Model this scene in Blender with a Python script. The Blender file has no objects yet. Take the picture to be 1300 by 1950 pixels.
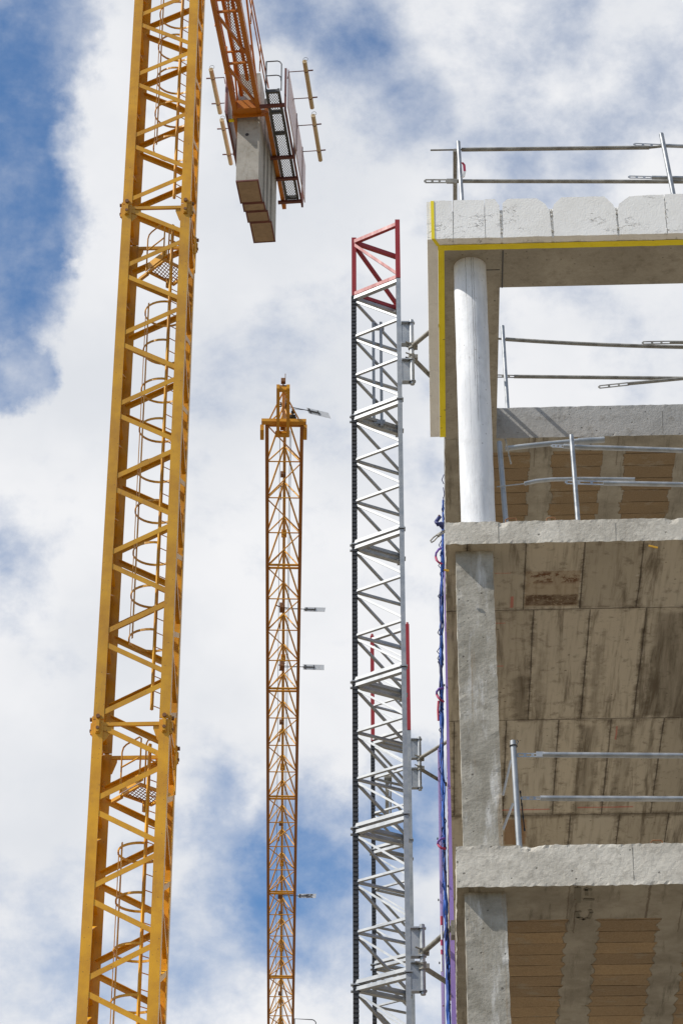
import bpy, bmesh, math, random
from mathutils import Vector, Matrix, noise
R = math.radians
V = Vector
random.seed(7)
S = bpy.context.scene
COL = S.collection

# ------------------------------------------------------------------ camera
F = 4950.0                      # focal length in pixels of the 1300x1950 photograph
PITCH = R(32.25)
EYE = V((0, 0, 1.6))
FWD = V((0, math.cos(PITCH), math.sin(PITCH)))
UP = V((0, -math.sin(PITCH), math.cos(PITCH)))
cam = bpy.data.cameras.new('camera')
cam.sensor_fit = 'VERTICAL'; cam.sensor_height = 36; cam.lens = 36 * F / 1950
cam.clip_start = 0.1; cam.clip_end = 6000
co = bpy.data.objects.new('camera', cam); COL.objects.link(co)
co.location = EYE; co.rotation_euler = (R(90) + PITCH, 0, 0)
S.camera = co

def ray(x, y):                  # survey ray through a measured point of the photograph
    return V((1, 0, 0)) * ((x - 650) / F) + UP * ((975 - y) / F) + FWD
def PY(x, y, Y): r = ray(x, y); return EYE + r * (Y / r.y)
def PZ(x, y, Z): r = ray(x, y); return EYE + r * ((Z - EYE.z) / r.z)

# ------------------------------------------------------------------ node helpers
class NT:
    def __init__(s, name):
        s.m = bpy.data.materials.new(name); s.m.use_nodes = True
        s.t = s.m.node_tree; s.t.nodes.clear()
        s.out = s.t.nodes.new('ShaderNodeOutputMaterial')
        s.b = s.t.nodes.new('ShaderNodeBsdfPrincipled')
        s.t.links.new(s.b.outputs[0], s.out.inputs[0])
    def new(s, typ, **k):
        n = s.t.nodes.new(typ)
        for a, v in k.items(): setattr(n, a, v)
        return n
    def put(s, sock, v):
        if isinstance(v, bpy.types.NodeSocket): s.t.links.new(v, sock)
        elif v is not None:
            if hasattr(sock.default_value, '__len__') and not hasattr(v, '__len__'): v = (v,) * len(sock.default_value)
            if hasattr(v, '__len__') and len(v) == 3 and len(sock.default_value) == 4: v = (*v, 1)
            sock.default_value = v
    def m2(s, op, a, b=None, c=None):
        n = s.new('ShaderNodeMath', operation=op)
        for i, x in enumerate((a, b, c)):
            if x is not None: s.put(n.inputs[i], x)
        return n.outputs[0]
    def obj(s): return s.new('ShaderNodeTexCoord').outputs['Object']
    def scale(s, vec, sc, off=(0, 0, 0)):
        n = s.new('ShaderNodeMapping'); s.put(n.inputs[0], vec); n.inputs['Scale'].default_value = sc; n.inputs['Location'].default_value = off
        return n.outputs[0]
    def noise(s, vec, sc, det=6, rough=.6, dist=0.0):
        n = s.new('ShaderNodeTexNoise'); s.put(n.inputs['Vector'], vec); n.inputs['Scale'].default_value = sc
        n.inputs['Detail'].default_value = det; n.inputs['Roughness'].default_value = rough; n.inputs['Distortion'].default_value = dist
        return n.outputs['Fac']
    def vor(s, vec, sc):
        n = s.new('ShaderNodeTexVoronoi'); s.put(n.inputs['Vector'], vec); n.inputs['Scale'].default_value = sc
        return n.outputs['Distance']
    def ss(s, x, a, b):
        n = s.new('ShaderNodeMapRange', interpolation_type='SMOOTHSTEP'); s.put(n.inputs[0], x)
        s.put(n.inputs[1], a); s.put(n.inputs[2], b)
        return n.outputs[0]
    def lin(s, x, a, b, c, d):
        n = s.new('ShaderNodeMapRange'); s.put(n.inputs[0], x)
        for i, q in enumerate((a, b, c, d)): s.put(n.inputs[i + 1], q)
        return n.outputs[0]
    def mix(s, f, a, b, mode='MIX'):
        n = s.new('ShaderNodeMix', data_type='RGBA', blend_type=mode)
        s.put(n.inputs[0], f); s.put(n.inputs[6], a); s.put(n.inputs[7], b)
        return n.outputs[2]
    def sep(s, vec):
        n = s.new('ShaderNodeSeparateXYZ'); s.put(n.inputs[0], vec); return n.outputs
    def bump(s, h, dist=.01, st=1.0):
        n = s.new('ShaderNodeBump'); s.put(n.inputs['Height'], h); n.inputs['Distance'].default_value = dist; n.inputs['Strength'].default_value = st
        s.t.links.new(n.outputs[0], s.b.inputs['Normal'])
    def fin(s, col, rough=.6, metal=0.0, spec=None):
        s.put(s.b.inputs['Base Color'], col); s.put(s.b.inputs['Roughness'], rough); s.put(s.b.inputs['Metallic'], metal)
        if spec is not None: s.b.inputs['Specular IOR Level'].default_value = spec
        return s.m

def paint(name, c1, c2, rough=.35, dirt=.35, objcol=False, dirtcol=(.09, .055, .03)):
    n = NT(name); o = n.obj()
    a = n.noise(o, 1.3, 5, .6); b = n.noise(n.scale(o, (6, 6, .7)), 2.0, 7, .7)
    col = n.mix(n.ss(a, .3, .7), c1, c2)
    if objcol:
        oi = n.new('ShaderNodeObjectInfo'); col = n.mix(1.0, col, oi.outputs['Color'], 'MULTIPLY')
    col = n.mix(n.m2('MULTIPLY', n.ss(b, .52, .8), dirt), col, dirtcol)
    spots = n.m2('LESS_THAN', n.m2('ADD', n.vor(o, 9.0), n.m2('MULTIPLY', a, -.12)), .035)
    col = n.mix(n.m2('MULTIPLY', spots, .7), col, (.12, .05, .02))
    return n.fin(col, n.lin(b, .2, .8, rough - .08, rough + .2))

def metal(name, c1, c2, rough=.42, met=.75, sc=7):
    n = NT(name); o = n.obj()
    a = n.noise(o, sc, 6, .65); b = n.noise(o, sc * 7, 4, .6)
    col = n.mix(n.ss(a, .35, .68), c1, c2)
    col = n.mix(n.m2('MULTIPLY', n.ss(b, .6, .75), .3), col, (.2, .17, .13))
    return n.fin(col, n.lin(a, .3, .7, rough - .1, rough + .15), met)

def concrete(name, c1, c2, bumpy=.012, pits=True, streak=.3, dark=(.17, .15, .12), low=1.1):
    n = NT(name); o = n.obj()
    a = n.noise(o, low, 7, .62, .4); f = n.noise(o, 38, 5, .7); md = n.noise(o, 9, 6, .65)
    st = n.noise(n.scale(o, (5, 5, .6)), 1.6, 6, .65)
    col = n.mix(n.ss(a, .32, .7), c1, c2)
    col = n.mix(n.m2('MULTIPLY', n.ss(st, .5, .8), streak), col, dark)
    col = n.mix(n.m2('MULTIPLY', n.ss(md, .50, .74), .55), col, dark)
    col = n.mix(n.lin(f, .3, .75, 0, .28), col, (.1, .09, .075))
    h = n.m2('ADD', n.m2('MULTIPLY', md, .35), n.m2('MULTIPLY', f, .5))
    if name == 'column_concrete':
        lm = n.noise(n.scale(o, (4.5, 4.5, .9), (2, 1, 0)), 1.3, 7, .68)
        col = n.mix(n.m2('MULTIPLY', n.ss(lm, .53, .68), .75), col, (.62, .61, .585))
        rs = n.noise(n.scale(o, (11, 11, .5), (0, 3, 1.2)), 1.0, 6, .65)
        col = n.mix(n.m2('MULTIPLY', n.ss(rs, .60, .72), .5), col, (.26, .17, .085))
    if pits:
        w = n.m2('ADD', n.vor(o, 12), n.m2('MULTIPLY', md, .5))
        p = n.ss(w, .36, .29)
        col = n.mix(n.m2('MULTIPLY', p, .65), col, (.07, .06, .05)); h = n.m2('SUBTRACT', h, n.m2('MULTIPLY', p, .6))
    n.bump(h, bumpy, 1.0)
    return n.fin(col, .9, 0, .25)

M = {}
M['crane'] = paint('crane_yellow_paint', (.68, .335, .003), (.48, .215, .004), .38, .36, True)
M['jib'] = paint('jib_orange_paint', (.60, .29, .008), (.50, .21, .007), .42, .3)
M['jibchord_shaded'] = paint('jib_paint_shaded', (.33, .12, .006), (.26, .085, .006), .45, .3)  # jib paint with the shade of the chord undersides put into the colour
M['cjib'] = paint('counter_jib_paint', (.52, .175, .007), (.43, .13, .006), .38, .3)
M['maroon'] = paint('maroon_paint', (.11, .03, .025), (.16, .05, .04), .5, .3)
M['darkgrey'] = paint('dark_grey_paint', (.06, .065, .07), (.10, .105, .11), .5, .2)
M['black'] = paint('black_steel', (.022, .023, .026), (.035, .036, .04), .45, .15)
M['red'] = paint('red_paint', (.27, .008, .014), (.31, .02, .022), .42, .2)
M['galv'] = metal('galvanised_steel', (.31, .32, .33), (.41, .42, .425), .45, .55, 6)
M['galvdark'] = metal('dull_galvanised_steel', (.28, .30, .32), (.38, .395, .41), .5, .55, 6)
M['tube'] = metal('scaffold_tube_steel', (.26, .275, .29), (.40, .41, .42), .40, .6, 9)
M['tubeold'] = metal('weathered_tube_steel', (.17, .155, .13), (.30, .285, .25), .55, .5, 10)
M['rust'] = metal('rusty_steel', (.16, .07, .03), (.25, .12, .05), .8, .2, 14)
M['edgec'] = concrete('rough_cast_concrete', (.49, .455, .39), (.70, .66, .58), .009, True, .45, (.22, .195, .16), 1.7)
M['rearc'] = concrete('grey_cast_concrete', (.33, .325, .31), (.43, .42, .40), .012, True, .3)
M['colc'] = concrete('column_concrete', (.44, .415, .36), (.28, .26, .215), .010, True, .6, (.15, .13, .10), 2.6)
M['beamc'] = concrete('beam_soffit_concrete', (.31, .28, .23), (.40, .365, .305), .006, True, .35, (.17, .145, .11), 1.6)
M['ballast'] = concrete('ballast_concrete', (.48, .45, .40), (.37, .345, .30), .006, True, .6, (.24, .2, .155), 1.4)
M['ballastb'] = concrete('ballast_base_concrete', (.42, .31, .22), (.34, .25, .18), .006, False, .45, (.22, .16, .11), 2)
M['yellow'] = paint('yellow_mastic', (.86, .70, .005), (.76, .61, .005), .6, .22)
M['purple'] = paint('lilac_insulation', (.40, .30, .62), (.46, .36, .68), .7, .1, False, (.3, .25, .4))
M['violet'] = paint('violet_insulation', (.25, .16, .46), (.30, .20, .50), .7, .15, False, (.2, .15, .3))
M['pinkpanel'] = paint('faded_pink_panel', (.62, .50, .50), (.68, .57, .57), .5, .2, False, (.4, .3, .3))
M['lamp'] = paint('lamp_tube_plastic', (.60, .46, .26), (.50, .36, .18), .45, .4, False, (.25, .16, .08))
M['net'] = paint('blue_net_rope', (.008, .045, .26), (.02, .11, .45), .6, .1)
M['navy'] = paint('navy_cord', (.012, .02, .09), (.02, .03, .14), .6, .1)
M['slingr'] = paint('red_webbing', (.42, .02, .03), (.36, .04, .12), .6, .1)
M['slingp'] = paint('purple_webbing', (.14, .06, .32), (.18, .09, .38), .6, .1)
M['white'] = paint('white_plastic', (.72, .72, .72), (.66, .66, .66), .5, .15)
M['plate'] = paint('translucent_white_plate', (.62, .64, .66), (.55, .57, .59), .4, .15)
M['ink'] = paint('black_lettering', (.02, .02, .022), (.03, .03, .03), .5, 0)

def mat_foam():
    n = NT('polystyrene_board'); o = n.obj()
    a = n.noise(o, 2.0, 6, .6); f = n.noise(o, 60, 3, .6); g = n.noise(n.scale(o, (4, 4, 9)), 2.2, 5, .6, .8)
    ridge = n.ss(n.m2('ABSOLUTE', n.m2('SUBTRACT', g, .56)), .012, .0)
    patch = n.ss(n.noise(o, 3.1, 4, .6), .54, .66); ridge = n.m2('MULTIPLY', ridge, patch)
    col = n.mix(n.ss(a, .35, .7), (.82, .81, .785), (.75, .735, .70))
    col = n.mix(n.m2('MULTIPLY', ridge, .3), col, (.5, .47, .42))
    col = n.mix(n.m2('MULTIPLY', n.ss(n.noise(o, 8, 6, .7), .6, .8), .3), col, (.45, .41, .35))
    n.bump(n.m2('SUBTRACT', n.m2('ADD', n.m2('MULTIPLY', f, .2), n.m2('MULTIPLY', a, .5)), n.m2('MULTIPLY', ridge, .5)), .014)
    return n.fin(col, .9, 0, .2)
M['foam'] = mat_foam()

def mat_round():
    n = NT('whitewashed_column'); o = n.obj()
    a = n.noise(n.scale(o, (3, 3, .8)), 2, 6, .6); f = n.noise(o, 30, 5, .7)
    cr = n.noise(n.scale(o, (9, 9, .35)), 1.4, 4, .6)
    crack = n.ss(n.m2('ABSOLUTE', n.m2('SUBTRACT', cr, .52)), .008, .001)
    col = n.mix(n.ss(a, .35, .7), (.76, .77, .79), (.60, .615, .645))
    col = n.mix(n.m2('MULTIPLY', n.ss(f, .62, .8), .35), col, (.36, .34, .31))
    col = n.mix(n.m2('MULTIPLY', n.ss(n.noise(o, 7, 7, .7), .5, .72), .38), col, (.46, .465, .48))
    col = n.mix(n.m2('MULTIPLY', crack, .25), col, (.22, .21, .2))
    cx, cy, cz = n.sep(o); lw = n.lin(n.noise(n.scale(o, (0, 0, 1)), 7, 5, .65), 0, 1, -.012, .012)
    for x0, z0, z1, k in ((.318, 15.75, 17.4, .75), (.337, 15.35, 17.4, .7), (.262, 16.75, 17.4, .7), (.268, 15.2, 16.7, .3)):
        ln = n.ss(n.m2('ABSOLUTE', n.m2('SUBTRACT', n.m2('ADD', cx, lw), x0)), .0042, .0015)
        ln = n.m2('MULTIPLY', ln, n.m2('MULTIPLY', n.ss(cz, z0 - .1, z0 + .1), n.ss(cz, z1 + .1, z1 - .1)))
        col = n.mix(n.m2('MULTIPLY', n.m2('MULTIPLY', ln, n.m2('LESS_THAN', cy, .31)), n.lin(f, .3, .6, k * .5, k)), col, (.14, .13, .125))
    pit = n.ss(n.m2('ADD', n.vor(o, 13), n.m2('MULTIPLY', a, .5)), .34, .29)
    col = n.mix(n.m2('MULTIPLY', pit, .5), col, (.25, .23, .2))
    n.bump(n.m2('ADD', n.m2('MULTIPLY', f, .3), a), .008)
    return n.fin(col, .75, 0, .3)
M['round'] = mat_round()

def rectmask(n, x, y, x0, x1, y0, y1, wob=None, e=.02):
    if wob is not None: x = n.m2('ADD', x, wob); y = n.m2('ADD', y, wob)
    a = n.m2('MULTIPLY', n.ss(x, x0 - e, x0 + e), n.ss(x, x1 + e, x1 - e))
    b = n.m2('MULTIPLY', n.ss(y, y0 - e, y0 + e), n.ss(y, y1 + e, y1 - e))
    return n.m2('MULTIPLY', a, b)

def mat_soffit_panels():          # board-marked soffit: formwork panels 0.53 x 2.22 m with seams
    n = NT('formwork_soffit'); o = n.obj(); x, y, z = n.sep(o)
    wob0 = n.lin(n.noise(o, 3, 4, .6), 0, 1, -.02, .02)
    wy = n.m2('ADD', y, n.m2('MULTIPLY', wob0, .5)); wx = n.m2('ADD', x, n.m2('MULTIPLY', wob0, .5))
    rowf = n.m2('ADD', n.m2('DIVIDE', n.m2('SUBTRACT', wy, 1.205), 2.225), 10.0); row = n.m2('FLOOR', rowf)
    offs = .192
    for k, d in ((9, .40 - .192), (10, .29 - .40), (11, .07 - .29), (12, .2)): offs = n.m2('ADD', offs, n.m2('MULTIPLY', n.m2('GREATER_THAN', row, k - .5 + .0), d)) if k > 9 else n.m2('ADD', .192, n.m2('MULTIPLY', n.m2('GREATER_THAN', row, 9.5), d))
    uf = n.m2('ADD', n.m2('DIVIDE', n.m2('SUBTRACT', wx, offs), .531), 20.0); ci = n.m2('FLOOR', uf)
    dx = n.m2('MULTIPLY', n.m2('ABSOLUTE', n.m2('SUBTRACT', n.m2('FRACT', n.m2('ADD', uf, .5)), .5)), .531)
    dy = n.m2('MULTIPLY', n.m2('ABSOLUTE', n.m2('SUBTRACT', n.m2('FRACT', n.m2('ADD', rowf, .5)), .5)), 2.225)
    cv = n.new('ShaderNodeCombineXYZ'); n.put(cv.inputs[0], ci); n.put(cv.inputs[1], row)
    wn = n.new('ShaderNodeTexWhiteNoise', noise_dimensions='2D'); n.put(wn.inputs['Vector'], cv.outputs[0])
    rnd = n.sep(wn.outputs['Color'])
    dmin = n.m2('MINIMUM', dx, n.m2('MULTIPLY', dy, .7))
    pan = n.mix(rnd[0], (.54, .485, .395), (.34, .29, .215)); pan = n.mix(n.m2('MULTIPLY', rnd[1], .6), pan, (.42, .395, .345))
    seam = n.ss(n.m2('ADD', dmin, n.lin(n.noise(o, 12, 5, .7), .3, .7, -.004, .004)), .0075, .002)
    grime = n.m2('MULTIPLY', n.ss(dmin, .06, .0), n.ss(n.noise(o, 6, 6, .72), .42, .62))
    grain = n.noise(n.scale(o, (22, 1.3, 1)), 1.0, 6, .6); a = n.noise(o, 1.7, 7, .65, .6); md = n.noise(o, 7, 7, .7)
    streak = n.noise(n.scale(o, (7, .55, 1)), 1.0, 7, .68, .3); f = n.noise(o, 45, 4, .7)
    col = n.mix(n.lin(a, .3, .7, 0, .4), pan, (.53, .475, .385))
    col = n.mix(n.m2('MULTIPLY', n.ss(streak, .50, .70), .85), col, (.12, .094, .065))
    col = n.mix(n.m2('MULTIPLY', n.ss(grain, .48, .75), .5), col, (.17, .14, .10))
    col = n.mix(n.m2('MULTIPLY', n.ss(md, .53, .68), .55), col, (.14, .115, .085))
    col = n.mix(n.m2('MULTIPLY', grime, .8), col, (.095, .072, .05))
    col = n.mix(n.m2('MULTIPLY', seam, n.lin(md, .3, .7, .25, .95)), col, (.06, .046, .033))
    lip = n.m2('MULTIPLY', n.ss(n.m2('ABSOLUTE', n.m2('SUBTRACT', dy, .012)), .008, .002), n.ss(n.noise(o, 2.5, 5, .6), .5, .58))
    col = n.mix(n.m2('MULTIPLY', lip, .8), col, (.52, .47, .39))
    wob = n.lin(n.noise(o, 5, 6, .65), 0, 1, -.12, .12)
    # grimy bands beside some panel joints
    for x0, x1, y0, y1, k in ((1.43, 1.52, 1.9, 3.4, .75), (1.98, 2.6, 1.3, 3.4, .8), (.66, .80, 2.5, 3.4, .8), (.88, .96, 2.0, 3.4, .6), (1.36, 1.55, 3.6, 5.6, .7), (1.75, 1.9, 3.6, 5.6, .6), (-.2, 3, 5.62, 5.72, .8)):
        col = n.mix(n.m2('MULTIPLY', rectmask(n, x, y, x0, x1, y0, y1, wob, .05), n.m2('MULTIPLY', n.lin(streak, .35, .6, .35, 1.0), k)), col, (.10, .078, .052))
    # light flaked and rust brown patch
    wr = n.lin(n.noise(o, 14, 6, .7), 0, 1, -.03, .03)
    flake = n.ss(n.noise(o, 30, 6, .75), .53, .66)
    col = n.mix(n.m2('MULTIPLY', rectmask(n, x, y, .73, 1.23, .5, 1.15, wr, .01), .55), col, (.33, .25, .165))
    rc = n.mix(flake, (.085, .045, .022), (.42, .34, .24))
    col = n.mix(n.m2('MULTIPLY', rectmask(n, x, y, .735, 1.225, .93, 1.13, wr, .02), n.lin(md, .35, .6, .45, 1)), col, rc)
    col = n.mix(n.m2('MULTIPLY', rectmask(n, x, y, .735, 1.225, .52, .72, wr, .04), n.ss(md, .47, .55)), col, (.15, .075, .04))
    col = n.mix(n.m2('MULTIPLY', rectmask(n, x, y, .62, .86, 5.75, 6.4, wr, .02), .8), col, (.24, .135, .065))
    # red chalk marks
    for x0, x1, y0, y1 in ((.45, .60, .52, .53), (.45, .56, 1.44, 1.455), (.45, .55, 2.28, 2.30), (.60, .63, .95, 1.16), (.5, 1.1, 5.5, 5.53), (1.4, 2.0, 5.47, 5.5), (1.72, 1.735, 3.6, 3.9)):
        col = n.mix(n.m2('MULTIPLY', rectmask(n, x, y, x0, x1, y0, y1, n.m2('MULTIPLY', wr, .4), .006), .55), col, (.5, .07, .06))
    pit = n.ss(n.m2('ADD', n.vor(o, 8), n.m2('MULTIPLY', md, .4)), .28, .235)
    col = n.mix(n.m2('MULTIPLY', pit, .65), col, (.07, .055, .04))
    pale = n.ss(n.vor(n.scale(o, (1, 1, 1), (3.3, 1.7, 0)), 2.1), .045, .03)
    col = n.mix(n.m2('MULTIPLY', pale, .7), col, (.55, .52, .47))
    h = n.m2('ADD', n.m2('MULTIPLY', seam, -1.0), n.m2('ADD', n.m2('MULTIPLY', grain, .25), n.m2('MULTIPLY', f, .15)))
    n.bump(h, .012)
    return n.fin(col, .85, 0, .25)
M['soffit'] = mat_soffit_panels()

def mat_soffit_blocks(name, ystart, scal, c1, c2):   # hollow-block soffit: brown blocks in rows between grey concrete ribs
    n = NT(name); o = n.obj(); x, y, z = n.sep(o)
    row = n.m2('DIVIDE', n.m2('ADD', y, n.m2('MULTIPLY', n.noise(o, 2.2, 3, .5), .03)), .247)
    lump = n.m2('ABSOLUTE', n.m2('SINE', n.m2('MULTIPLY', row, math.pi)))
    cell = n.m2('FLOOR', row)
    wn = n.new('ShaderNodeTexWhiteNoise', noise_dimensions='1D'); n.put(wn.inputs['W'], cell)
    wob = n.m2('ADD', n.m2('MULTIPLY', n.m2('MULTIPLY', lump, -scal), n.lin(wn.outputs[0], 0, 1, .3, 1.5)), n.m2('ADD', n.lin(n.noise(o, 8, 6, .7), 0, 1, -.05, .05), n.lin(wn.outputs[0], 0, 1, -.02, .02)))
    m = n.m2('MODULO', n.m2('ADD', x, 3.95 - .98), .79)      # 0..0.25 is rib
    d = n.m2('SUBTRACT', n.m2('ABSOLUTE', n.m2('SUBTRACT', m, .5125)), n.m2('ADD', .265, wob))    # <0 inside the blocks
    inside = n.m2('MULTIPLY', n.ss(d, .012, .0), n.ss(x, .43, .445))
    inside = n.m2('MULTIPLY', inside, n.ss(n.m2('ADD', y, n.lin(n.noise(o, 7, 4, .6), 0, 1, -.03, .03)), ystart - .01, ystart + .01))
    fr = n.m2('FRACT', row); line = n.m2('MINIMUM', fr, n.m2('SUBTRACT', 1.0, fr))
    thick = n.lin(n.noise(n.scale(o, (2, 6, 1)), 2.0, 4, .6), .35, .75, -.015, .055)
    gap = n.ss(line, n.m2('ADD', thick, .02), n.m2('MULTIPLY', thick, .4))
    a = n.noise(o, 2.5, 6, .65); f = n.noise(o, 55, 4, .75); md = n.noise(o, 8, 6, .7)
    cidx = n.m2('FLOOR', n.m2('DIVIDE', n.m2('ADD', x, 3.95 - .98), .79))
    cv = n.new('ShaderNodeCombineXYZ'); n.put(cv.inputs[0], cidx); n.put(cv.inputs[1], cell)
    w2 = n.new('ShaderNodeTexWhiteNoise', noise_dimensions='2D'); n.put(w2.inputs['Vector'], cv.outputs[0])
    blk = n.mix(n.ss(a, .3, .7), c1, c2)
    blk = n.mix(n.lin(w2.outputs[0], 0, 1, 0, .75), blk, (.22, .165, .11))
    blk = n.mix(n.lin(f, .35, .7, 0, .5), blk, (.15, .09, .045))
    blk = n.mix(n.m2('MULTIPLY', n.ss(n.noise(o, 5, 5, .7), .62, .75), .3), blk, (.38, .31, .22))
    blk = n.mix(n.m2('MULTIPLY', gap, n.lin(w2.outputs[0], .2, .9, .35, .9)), blk, (.05, .035, .02))
    rib = n.mix(n.ss(a, .3, .7), (.37, .34, .285), (.24, .215, .175))
    rib = n.mix(n.m2('MULTIPLY', n.ss(n.noise(n.scale(o, (9, .9, 1)), 1.2, 6, .7), .52, .72), .7), rib, (.09, .075, .055))
    rib = n.mix(n.m2('MULTIPLY', n.ss(md, .55, .75), .5), rib, (.15, .12, .085))
    # cast strip in front of the blocks carries panel seams and dark smears
    for x0, x1 in ((.955, .965), (1.02, 1.03), (1.62, 1.64), (1.92, 1.93)):
        rib = n.mix(n.m2('MULTIPLY', rectmask(n, x, y, x0, x1, -1, ystart + .3, n.lin(md, 0, 1, -.02, .02), .006), .6), rib, (.09, .06, .04))
    smear = n.ss(n.noise(n.scale(o, (1, 1.6, 1), (7, 2, 0)), 3.2, 8, .72), .54, .68)
    blk = n.mix(n.m2('MULTIPLY', smear, .55), blk, (.30, .265, .205))
    col = n.mix(inside, rib, blk)
    h = n.m2('SUBTRACT', n.m2('ADD', n.m2('MULTIPLY', f, .3), n.m2('MULTIPLY', n.m2('SUBTRACT', 1.0, inside), .6)), n.m2('MULTIPLY', n.m2('MULTIPLY', gap, inside), .8))
    n.bump(h, .015)
    return n.fin(col, .92, 0, .2)
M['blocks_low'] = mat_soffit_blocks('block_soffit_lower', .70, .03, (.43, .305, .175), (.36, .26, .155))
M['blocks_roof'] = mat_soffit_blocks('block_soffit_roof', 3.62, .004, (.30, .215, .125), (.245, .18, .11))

def mat_ground():
    n = NT('site_ground'); o = n.obj()
    a = n.noise(o, .05, 8, .65); f = n.noise(o, 2.5, 6, .7)
    col = n.mix(n.ss(a, .35, .65), (.23, .185, .125), (.17, .14, .095))
    col = n.mix(n.lin(f, .3, .75, 0, .4), col, (.13, .11, .08))
    n.bump(f, .05)
    return n.fin(col, .95, 0, .2)
M['ground'] = mat_ground()

def mat_mesh(name, c, cellsz, wire, ax=(0, 1)):   # expanded metal: diamond openings cut through the sheet
    n = NT(name); o = n.obj(); s = n.sep(o)
    p = n.m2('ADD', s[ax[0]], n.m2('MULTIPLY', s[ax[1]], .6)); q = n.m2('SUBTRACT', s[ax[0]], n.m2('MULTIPLY', s[ax[1]], .6))
    def w(t):
        fr = n.m2('FRACT', n.m2('DIVIDE', n.m2('ADD', t, 100.0), cellsz)); return n.m2('LESS_THAN', fr, wire)
    n.put(n.b.inputs['Alpha'], n.m2('MAXIMUM', w(p), w(q)))
    return n.fin(c, .5, .3)
M['meshgrey'] = mat_mesh('grey_expanded_metal', (.34, .35, .36), .075, .28)
M['meshor'] = mat_mesh('orange_expanded_metal', (.30, .12, .02), .085, .26)

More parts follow.
